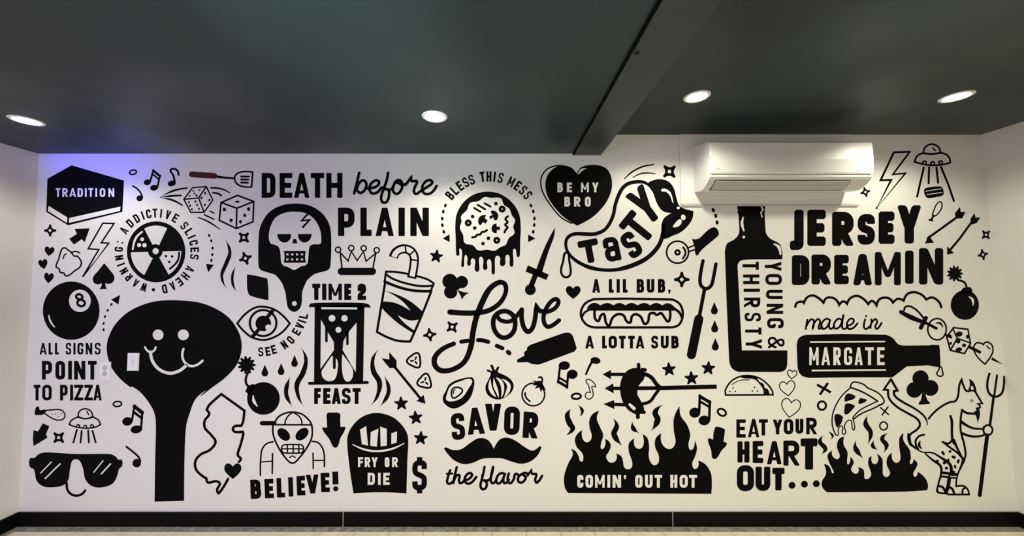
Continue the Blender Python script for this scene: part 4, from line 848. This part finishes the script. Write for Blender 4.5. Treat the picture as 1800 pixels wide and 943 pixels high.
lick('L', [(510, 412), (516, 450), (548, 476)], (3, 26, 3), 'small black flame lick under the sausage\'s lower end')
lick('L', [(687, 311), (645, 355), (660, 400), (624, 463)], (3, 30, 34, 3), 'black flame lick rising towards the sausage fork\'s shaft')
# ---------------- right third
m = M('N', 'painted_tall_bottle', 'tall black bottle standing below the air conditioner, lettered YOUNG & THIRSTY')
m.f([(450, 712, 1), (160, 712, 1), (144, 400, 1), (132, 170, 1), (150, 142), (200, 133, 1), (417, 132, 1), (417, 85), (405, 40)] + m.X('M', [(885, 885), (830, 855), (800, 815), (793, 740), (790, 672, 1), (786, 662, 1), (794, 650), (786, 635, 1), (794, 625), (785, 610), (590, 610), (582, 625), (590, 640, 1), (583, 655), (590, 670, 1), (597, 760), (594, 820), (560, 862), (505, 895), (492, 935)]) + [(51, 80, 1), (62, 400, 1), (78, 770, 1), (95, 825), (140, 850, 1), (405, 851, 1), (438, 835), (449, 800, 1)])
m.p('highlight').k(m.X('M', [(627, 698), (618, 745), (632, 797)]), (10, 17, 10), 1).p('highlight').e(*m.X('M', [(631, 845)])[0], 9, 9, c=1).p('highlight').l(m.X('M', [(765, 618), (777, 640), (760, 662), (770, 692)]), 9, 1).p('highlight').k([(365, 35), (395, 55), (405, 98)], (10, 20, 12), 1)
for txt, ys, x0, x1, dx in (('THIRSTY', [(147, 198), (228, 290), (316, 342), (375, 440), (473, 527), (566, 612), (640, 703)], 164, 268, .04), ('YOUNG&', [(147, 206), (225, 295), (325, 385), (415, 480), (506, 571), (626, 700)], 306, 412, .04)):
    for ch, (a, b) in zip(txt, ys):
        m.letter(ch, (x0 + x1) / 2 + dx * (a - 147), (a + b) / 2, b - a, x1 - x0, -90, 19 if ch != '&' else 15)
m = M('P', 'painted_lettering', 'bold black word JERSEY with the tall bottle beside it', 'lettering')
m.T('JERSEY', [(1387.4, 1412.6, 369, 440), (1419, 1451.5, 369, 432.7), (1462.5, 1501.7, 372.6, 432.7), (1507.5, 1537.8, 376.5, 430.6), (1544.3, 1572.2, 372, 429.2), (1576.5, 1619.7, 361, 428.5)], 0, 0, 15.5, soft=.2)
m = M('P', 'painted_lettering', 'bold black word DREAMIN under the word JERSEY', 'lettering')
m.T('DREAMIN', [(1391.8, 1422.7, 449, 501.5), (1426.3, 1461.5, 447.6, 500.5), (1466.2, 1491.8, 448.4, 500), (1499.3, 1533, 446.7, 502), (1537.6, 1583.3, 443.3, 502), (1589.6, 1606.9, 440.8, 499.3), (1615.2, 1657.9, 436.4, 500.6)], 0, 0, 14, soft=.2)
m = M('N', 'painted_cloud_line', 'long black scalloped cloud line under the word DREAMIN')
m.k([(500, 434), (512, 408), (545, 402), (555, 410, 1), (575, 375), (612, 362), (650, 380), (680, 408, 1), (700, 378), (740, 378), (765, 395), (780, 422, 1), (805, 400), (830, 415, 1), (850, 380)] + m.X('Q', [(22, 437), (62, 455), (95, 490, 1), (120, 470), (148, 500, 1), (165, 460), (205, 448), (235, 458), (252, 480, 1), (285, 456), (320, 468, 1), (345, 425), (390, 414), (435, 430), (465, 460, 1), (505, 448), (545, 475), (560, 510)]), 14)
m = M('N', 'painted_lettering', 'thin black script words made in above the lying bottle', 'lettering'); W_ = 11
m.p('letter').k([(567, 575), (578, 512, 1), (570, 560, 1), (598, 516), (618, 522), (612, 575, 1), (615, 550), (642, 513), (658, 525), (650, 572), (672, 562)], W_)
m.p('letter').k([(722, 520), (695, 512), (668, 542), (672, 573), (700, 565), (722, 520, 1), (715, 560), (728, 575), (748, 555)], W_)
m.p('letter').k([(800, 520), (772, 512), (748, 542), (752, 572), (782, 562), (800, 520), (808, 482, 1), (798, 560), (812, 576), (835, 558)], W_)
m.p('letter').k([(835, 555), (865, 540), (872, 517), (850, 511), (830, 540), (838, 573), (868, 570), (896, 540)], W_)
m.p('letter').k([(945, 515), (937, 560), (950, 576), (972, 560)], W_).e(952, 494, 7)
m.p('letter').k([(985, 515), (978, 575, 1), (985, 540), (1010, 513), (1022, 530), (1010, 560), (1022, 575), (1050, 537)], W_)
m = M('N', 'painted_lying_bottle', 'black bottle lying on its side lettered MARGATE in white')
m.f([(565, 613, 1), (800, 608, 1), (1075, 612, 1), (1120, 632), (1158, 673), (1210, 682, 1), (1355, 680, 1), (1375, 676, 1), (1418, 678, 1), (1423, 730), (1425, 808), (1415, 820, 1), (1370, 813, 1), (1350, 808, 1), (1210, 815, 1), (1165, 850), (1118, 885, 1), (850, 885, 1), (585, 888, 1), (535, 868), (514, 820, 1), (509, 680, 1), (522, 635)])
m.p('label_line').l([(598, 659), (1068, 656)], 9, 1).p('label_line').l([(608, 841), (1072, 837)], 10, 1)
m.T('MARGATE', [(589, 648), (667, 720), (742, 790), (810, 862), (879, 928), (945, 1000), (1021, 1069)], 693, 806, 17, 1)
m.p('drip').k(m.X('W', [(802, 235), (785, 268), (768, 300), (795, 325), (824, 312), (820, 280)]), 8, closed=True)
M('O', 'painted_lightning_bolt', 'outlined lightning bolt beside the air conditioner').l([(305, 292), (424, 288), (298, 458), (392, 450), (175, 712), (285, 500), (205, 502)], 14, closed=True)
m = M('O', 'painted_flying_saucer', 'large outlined flying saucer beaming up a burger', group='flying saucers painted on the mural')
ufo(m, [(527, 298, 1), (542, 252), (590, 230), (638, 250), (657, 295, 1), (592, 305)], [(527, 298, 1), (482, 318), (461, 364, 1), (540, 384), (600, 390), (680, 383), (731, 368, 1), (712, 318), (657, 295, 1), (592, 304)], [(535, 368), (597, 373), (657, 367)], [(600, 260), (616, 277)],
    [[(530, 407), (480, 625)], [(570, 407), (567, 525)], [(626, 407), (638, 521)], [(660, 402), (715, 535), (756, 657)]], 12, 14, 20)
m.p('burger').f([(532, 575), (560, 557), (650, 548), (672, 560), (680, 605), (660, 622), (565, 637), (543, 622)]).l([(545, 585), (662, 566)], 5, 1).l([(552, 611), (668, 594)], 5, 1)
m = M('O', 'painted_drumstick', 'tiny outlined drumstick between the word JERSEY and the arrows')
m.p('meat').k([(655, 665), (668, 690), (652, 735), (603, 772), (610, 720), (630, 680)], 8, closed=True).p('bone').l([(604, 768), (590, 795)], 14).l([(573, 800), (595, 806)], 13)
for (fl, sh, hd, t_) in ((conv('O', 'P', [(803, 703), (808, 740), (845, 742), (820, 790), (770, 790), (765, 750)]), conv('O', 'P', [(778, 782), (560, 940)]), conv('Q', 'P', [(455, 103), (480, 50), (515, 98)]), 'black fletched arrow pointing down at the gap of JERSEY and DREAMIN, upper of two'),
                         (conv('O', 'P', [(917, 750), (925, 785), (965, 782), (935, 825), (890, 838), (883, 795)]), conv('O', 'P', [(890, 822), (800, 943)]) + conv('Q', 'P', [(620, 140)]), conv('Q', 'P', [(597, 174), (598, 120), (642, 165)]), 'black fletched arrow pointing down at the bomb, lower of two')):
    m = M('P', 'painted_fletched_arrow', t_, group='fletched arrows painted on the mural'); m.p('fletching').g(fl).p('shaft').l(sh, 3.6).p('arrow_head').g(hd)
m = M('Q', 'painted_bomb', 'black bomb with a sparking fuse beside the word DREAMIN', group='bombs painted on the mural')
bomb(m, 647, 295, 51, [(672, 338), (708, 352), (722, 385)], [(688, 400), (700, 385), (745, 380), (760, 395), (760, 420), (690, 425)], (713, 495), 93, 95, [(738, 443), (762, 463), (765, 496)])
m = M('Q', 'painted_skewer', 'sword skewer holding an olive, a cheese die and a heart')
m.p('grip').k([(310, 545), (370, 575), (432, 600)], (24, 30, 24)).e(303, 540, 13).p('knuckle_guard').k([(322, 532), (335, 506), (368, 506), (410, 535), (448, 580)], 11).p('cross_guard').l([(462, 578), (430, 640)], 25)
m.p('blade').l([(440, 598), (528, 644)], 17).p('blade').l([(585, 683), (622, 702)], 14).p('blade').l([(738, 762), (812, 796)], 18).p('blade_tip').g([(898, 828), (975, 876), (890, 846)])
m.p('olive').r(533, 650, 59, 68, 9).k([(528, 612), (553, 612), (568, 635)], (6, 13, 6))
m.p('cheese_die').l([(638, 640), (730, 650), (748, 740), (708, 805), (618, 785), (595, 698)], 9, closed=True).l([(638, 640), (595, 698)], 9).l([(635, 648), (662, 708), (748, 738)], 8).l([(662, 708), (618, 785)], 9)
for x, y, a, b in ((674, 681, 22, 17), (726, 698, 9, 13), (668, 728, 14, 13), (705, 753, 13, 12), (672, 780, 21, 14), (613, 692, 12, 9), (620, 740, 8, 10)): m.e(x, y, a, b, 10)
m.p('heart').k([(838, 748, 1), (848, 735), (875, 735), (900, 760), (898, 805), (848, 873, 1), (795, 825), (770, 775), (785, 740), (815, 738)], 9, closed=True).k([(860, 757), (882, 776)], 7)
M('W', 'painted_club', 'black club card suit between the lying bottle and the devil', group='clubs painted on the mural').e(618, 345, 75, 76).e(562, 450, 73, 73).e(710, 432, 73, 73).e(638, 420, 60).f([(632, 480, 1), (622, 540), (602, 572), (604, 586), (700, 580, 1), (704, 568), (680, 540), (662, 480, 1)])
m = M('R', 'painted_cross', 'small black X above the small O beside the pizza slice', 'letter shape'); m.l([(609, 173), (684, 215)], 15, cap=.2).l([(668, 165), (625, 227)], 15, cap=.2)
M('R', 'painted_ring', 'small black letter O ring between the outlined hearts and the pizza slice', 'letter shape').r(634, 303, 26, 27, 12)
m = M('S', 'painted_cross', 'small thin X between the pizza slice and the devil\'s tail', 'letter shape'); m.l([(86, 240), (130, 278)], 7).l([(127, 236), (95, 280)], 7)
M('S', 'painted_ring', 'small thin O ring above the flames, beside the devil\'s tail', 'letter shape').r(103, 340, 21, 22, 7)
for x, y, w_, h_, r, t_ in ((443, 105, 60, 54, -6, 'smallest and topmost of three thin outlined hearts'), (415, 194, 98, 92, 8, 'middle of three thin outlined hearts beside the taco'), (434, 320, 120, 116, -8, 'largest and lowest of three thin outlined hearts')): M('R', 'painted_outline_heart', t_, group='outlined hearts painted on the mural').heart(x, y, w_, h_, r, line=5)
m = M('R', 'painted_taco', 'outlined taco with a black filling edge under the tall bottle')
m.p('shell').k([(20, 236, 1), (20, 200), (55, 148), (110, 118), (170, 112), (235, 128), (285, 165), (315, 205), (322, 234, 1)], 9, closed=True).k([(60, 168), (110, 143), (170, 139)], 4).p('filling').f([(150, 110), (210, 118), (235, 150), (262, 165), (270, 190), (290, 200), (300, 234, 1), (262, 236, 1), (258, 200), (235, 165), (200, 135), (120, 125)])
for x, y in ((67, 191), (47, 213), (82, 213), (204, 187), (190, 210), (222, 211)): m.p('speck').e(x, y, 5)
m = M('R', 'painted_pizza_slice', 'thin outlined pizza slice with black pepperoni dripping over the flames')
m.p('crust').k([(815, 190, 1), (825, 160), (850, 153), (900, 168)] + m.X('W', [(130, 430), (230, 480), (282, 545), (270, 578), (235, 590)]), 8).k([(818, 188), (900, 220), (990, 275)], 9)
m.k([(990, 275), (960, 288), (880, 330), (832, 378)], 7).k([(1025, 288), (960, 322), (890, 352), (838, 388)], 8)
m.p('slice').k([(815, 190), (750, 255), (706, 345), (700, 425), (722, 490)], 7).k([(722, 490), (738, 490), (738, 455), (755, 433), (768, 445), (763, 475), (777, 487), (785, 470), (778, 435), (795, 402), (820, 400), (828, 450), (840, 458), (842, 430), (830, 382)], 6)
for q in ([(778, 275), (795, 228), (845, 240), (842, 258), (805, 272)], [(868, 290), (878, 255), (895, 258), (920, 268), (900, 285)], [(778, 315), (790, 290), (842, 302), (832, 325), (785, 360)], [(715, 365), (740, 357), (768, 382), (735, 442), (718, 410)]): m.p('pepperoni').f(q)
m = M('R', 'painted_flames', 'black flames beside the devil, with no lettering', group='flames painted on the mural')
m.f([(668, 857, 1), (637, 825), (635, 785), (658, 745), (658, 710), (645, 675, 1), (680, 690), (700, 735), (710, 728), (680, 665), (670, 620), (697, 590, 1), (702, 625), (730, 645), (748, 625), (730, 570), (740, 520), (776, 500, 1), (772, 550), (797, 600), (795, 650), (798, 678), (812, 665), (815, 628, 1), (837, 665), (820, 710), (845, 738), (868, 725), (865, 695, 1), (900, 715), (907, 768), (932, 768), (948, 740), (930, 680), (932, 640), (950, 625, 1)] + m.X('S', [(40, 540), (60, 548), (74, 525), (65, 490, 1), (95, 520), (98, 565), (100, 605), (118, 620), (138, 600), (120, 550), (125, 510), (148, 487, 1), (152, 525), (175, 542), (195, 520), (188, 450), (190, 405), (212, 377, 1), (212, 420), (245, 470), (252, 515), (250, 548), (268, 522, 1), (288, 550), (265, 600), (278, 618), (290, 590, 1), (330, 625), (346, 665), (340, 692, 1), (200, 700)]))
lick('R', [(640, 495), (622, 535), (655, 578), (633, 612)], (3, 26, 28, 3), 'black flame lick touching the end of the word HEART')
lick('R', [(678, 470), (702, 495), (693, 516)], (3, 15, 4), 'smallest black flame lick, right under the pizza slice tip')
lick('R', [(850, 528), (848, 575), (895, 638)], (4, 32, 3), 'black flame lick inside the devil\'s flames, below the cheese drips')
lick('R', [(925, 365), (913, 420), (945, 475), (928, 548)], (3, 32, 26, 3), 'tall black flame lick under the crust of the pizza slice')
lick('R', [(965, 527), (958, 560), (987, 583)], (3, 24, 3), 'small black flame lick under the thin O ring')
lick('S', [(123, 380), (95, 410), (118, 445), (106, 484)], (3, 22, 24, 3), 'black flame lick between the thin O ring and the devil\'s tail')
m = M('R', 'painted_lettering', 'black capitals EAT YOUR under the largest outlined heart', 'lettering')
m.T('EATYOUR', [(88, 148, 391, 508), (163, 234, 388, 506), (232, 289, 390, 494), (320, 382, 392, 487), (390, 452, 388, 487), (465, 516, 388, 483), (533, 604, 380, 487)], 0, 0, 21.5)
m = M('R', 'painted_lettering', 'bold black word HEART under the words EAT YOUR', 'lettering')
m.T('HEAR', [(95, 172, 531, 667), (192, 260, 529, 670), (284, 376, 530, 678), (388, 494, 526, 687)], 0, 0, 31, soft=.15); m.letter('T', 552, 612, 108, 200, 0, 48, soft=.15)
m = M('R', 'painted_lettering', 'bold black word OUT with three dots, beside the devil\'s flames', 'lettering')
m.T('OUT', [(91, 201, 683, 850), (210, 305, 693, 848), (317, 396, 700, 845)], 0, 0, 38, soft=.15)
for x, y in ((443, 812), (522, 805), (598, 802)): m.p('dot').e(x, y, 22)
m = M('U', 'painted_devil', 'outlined horned devil in spotted shorts with an arrow-tipped tail', base='torso')
w9 = 24
m.p('tail').l(m.X('W', [(345, 352), (280, 448), (318, 450)]), 22).l(m.X('W', [(345, 352), (405, 455), (372, 462)]), 26).k(m.X('W', [(320, 455), (330, 530), (400, 605), (500, 665), (590, 720), (612, 775), (580, 820), (525, 860), (512, 910), (525, 950)]) + m.X('V', [(48, 170), (48, 230), (80, 285), (140, 330)]), w9).k(m.X('W', [(372, 462), (385, 510), (460, 565), (560, 620), (640, 680), (675, 735), (680, 775)]), (26, 26, 24, 22, 22, 20, 8))
m.p('head').k([(150, 650), (220, 570), (310, 500), (400, 455), (468, 440), (500, 370), (512, 260), (540, 185, 1), (560, 255), (600, 322), (690, 318), (740, 380), (798, 472, 1)], 22).f([(628, 182, 1), (665, 195), (705, 250), (725, 340), (690, 325), (650, 318), (620, 318), (640, 250)]).f([(664, 262), (685, 300), (655, 302)], 1)
m.k([(798, 472), (740, 473, 1), (768, 498), (770, 520), (728, 530), (755, 548)], 18).p('eye').r(665, 438, 13, 13, 5).p('beard').f([(690, 580), (755, 550), (768, 610), (738, 700, 1), (720, 620)]).k([(545, 545), (600, 582), (700, 590)], 26)
m.p('torso').k([(545, 545), (530, 650), (528, 780), (555, 900)] + m.X('V', [(680, 190), (705, 280), (722, 400), (705, 455)]), 22).k([(408, 620), (425, 690), (425, 800), (430, 890), (455, 945)] + m.X('V', [(580, 230), (625, 330), (690, 455)]), (26, 30, 26, 26, 30, 26, 22, 20)).k(m.X('V', [(565, 185), (555, 240), (515, 270), (450, 250)]), (26, 24, 22, 16)).k(m.X('V', [(450, 250), (540, 320), (630, 385), (700, 470)]), 22)
m.p('arm').k([(540, 690), (610, 735), (690, 765), (800, 770)], (34, 26, 22, 20)).k([(545, 825), (640, 855), (730, 862), (820, 845)], (30, 26, 24, 22)).p('hand').r(872, 785, 58, 58, 22).l([(815, 745), (822, 845)], 16)
m.p('buttock').k(m.X('V', [(230, 168), (170, 185), (132, 235), (135, 290), (160, 335)]), 22).k(m.X('V', [(182, 245), (172, 290), (197, 328)]), (14, 30, 14))
m.p('shorts').k(m.X('V', [(130, 325), (210, 372), (330, 382), (420, 432), (520, 500), (550, 550), (550, 620)]), (16, 14, 16, 20, 30, 34, 34)).k(m.X('V', [(245, 390), (330, 465), (410, 520), (435, 570), (430, 640), (405, 730), (388, 800), (395, 850)]), (14, 20, 28, 28, 24, 20, 18, 18)).k(m.X('V', [(700, 460), (670, 540), (635, 620), (615, 690), (610, 780)]), (40, 24, 18, 18, 18))
for x, y, a, b, r in ((455, 385, 28, 18, -55), (537, 365, 18, 16, 0), (580, 432, 28, 18, -25), (635, 482, 28, 16, 75), (518, 468, 20, 14, 90), (598, 545, 25, 14, -75), (495, 562, 20, 18, 20), (470, 500, 20, 20, 0), (388, 478, 16, 18, 0), (580, 605, 18, 14, 0)): m.p('spot').e(*m.X('V', [(x, y)])[0], a, b, r)
m.p('sock').g(m.X('V', [(430, 598), (635, 622), (625, 692), (425, 674)])).g(m.X('V', [(440, 634), (515, 640), (515, 655), (440, 648)]), 1).g(m.X('V', [(535, 655), (615, 656), (615, 668), (540, 666)]), 1).l(m.X('V', [(530, 680), (515, 780), (490, 850)]), 42)
m.p('shoe').k(m.X('V', [(388, 800), (385, 840), (410, 855), (500, 865), (520, 875, 1), (765, 875, 1), (750, 820), (700, 775), (610, 778, 1)]), 20).k(m.X('V', [(405, 775), (450, 790), (485, 850)]), 26).k(m.X('V', [(515, 790), (560, 805), (585, 860)]), 26).k(m.X('V', [(685, 862), (690, 815), (720, 795)]), 20)
m = M('U', 'painted_pitchfork', 'black three-pronged pitchfork held upright by the devil')
m.p('tines').k([(890, 118), (862, 250), (885, 345), (950, 388), (1030, 368), (1068, 300), (1080, 155)], 26).l([(988, 138), (950, 390)], 24).p('shaft').l([(945, 390), (897, 725)], 31, cap=None).l([(862, 850)] + m.X('V', [(902, 880)]), 48)
for m in MOTIFS: m.build()

# ------------------------------------------------------------------ switch and outlet
def plate(name, x0, y0, x1, y1, label, cat):
    a, b = at(x0, y1), at(x1, y0); Y = WALL_Y - .0062
    r = tag(empty(name, ((a.x + b.x) / 2, WALL_Y, a.z)), label, cat)
    bm = bmesh.new(); bmesh.ops.create_cube(bm, size=1)
    for v in bm.verts: v.co = Vector((v.co.x * (b.x - a.x), v.co.y * .006, v.co.z * (b.z - a.z)))
    bmesh.ops.bevel(bm, geom=[e for e in bm.edges if all(v.co.y < 0 for v in e.verts)], offset=.003, segments=3, affect='EDGES')
    me = bpy.data.meshes.new('cover_plate'); bm.to_mesh(me); bm.free(); me.materials.append(M_PLATE)
    o = bpy.data.objects.new('cover_plate', me); COL.objects.link(o); o.parent = r
    o.location = Vector(((a.x + b.x) / 2, WALL_Y - .0032, (a.z + b.z) / 2)) - r.location
    return r, (a.x + b.x) / 2, (a.z + b.z) / 2
r, x, z = plate('light_switch', 224, 621, 245.5, 652, 'white toggle light switch on the big peel\'s black face', 'light switch')
sw = box('toggle_slot', (x - .0055, WALL_Y - .0068, z - .0125), (x + .0055, WALL_Y - .005, z + .0125), M_PLASTIC2, r, bev=.0006, seg=1)
box('toggle', (x - .004, WALL_Y - .016, z - .006), (x + .004, WALL_Y - .006, z + .009), M_PLATE, r, bev=.0015)
for s in (-1, 1): lathe('screw', [(.0001, .0012), (.0028, .0008), (.003, 0), (.0001, 0)], (x, WALL_Y - .0062, z + s * .030), M_LOGO, r, 10, 'y')
r, x, z = plate('wall_outlet', 175.5, 636.5, 196, 667.5, 'white wall outlet between the word POINT and the big peel', 'wall outlet')
for s in (-1, 1):
    zc = z + s * .0195
    f = lathe('socket', [(.0001, .0016), (.0150, .0016), (.0165, .0006), (.0165, -.001)], (x, WALL_Y - .0062, zc), M_PLASTIC2, r, 24, 'y')
    for dx in (-.0065, .0065): box('slot', (x + dx - .001, WALL_Y - .0082, zc - .001), (x + dx + .001, WALL_Y - .0077, zc + .007), M_DARK, f)
    lathe('slot', [(.0001, .0004), (.0024, .0003), (.0024, 0)], (x, WALL_Y - .0078, zc - .007), M_DARK, f, 10, 'y').location -= f.location
lathe('screw', [(.0001, .0012), (.0028, .0008), (.003, 0), (.0001, 0)], (x, WALL_Y - .0062, z), M_LOGO, r, 10, 'y')
# faint printed marks on the air conditioner's front
def mark(px, py, n, w, h):
    Yf = Y1 - .0094; V, Fc = [], []
    for i in range(n):
        x = px + i * w / n; k = len(V)
        for (u, v) in ((x, py), (x + w / n * .62, py), (x + w / n * .62, py - h), (x, py - h)): p = at(u, v, Yf); V.append((p.x, Yf, p.z))
        Fc.append((k, k + 1, k + 2, k + 3))
    p = at(px + w / 2, py, Yf); o = mesh_obj('printed_mark', V, Fc, M_LOGO, ac, loc=p)
mark(1257, 297, 6, 9.5, 1.1); mark(1518.5, 294.6, 7, 10, .9)
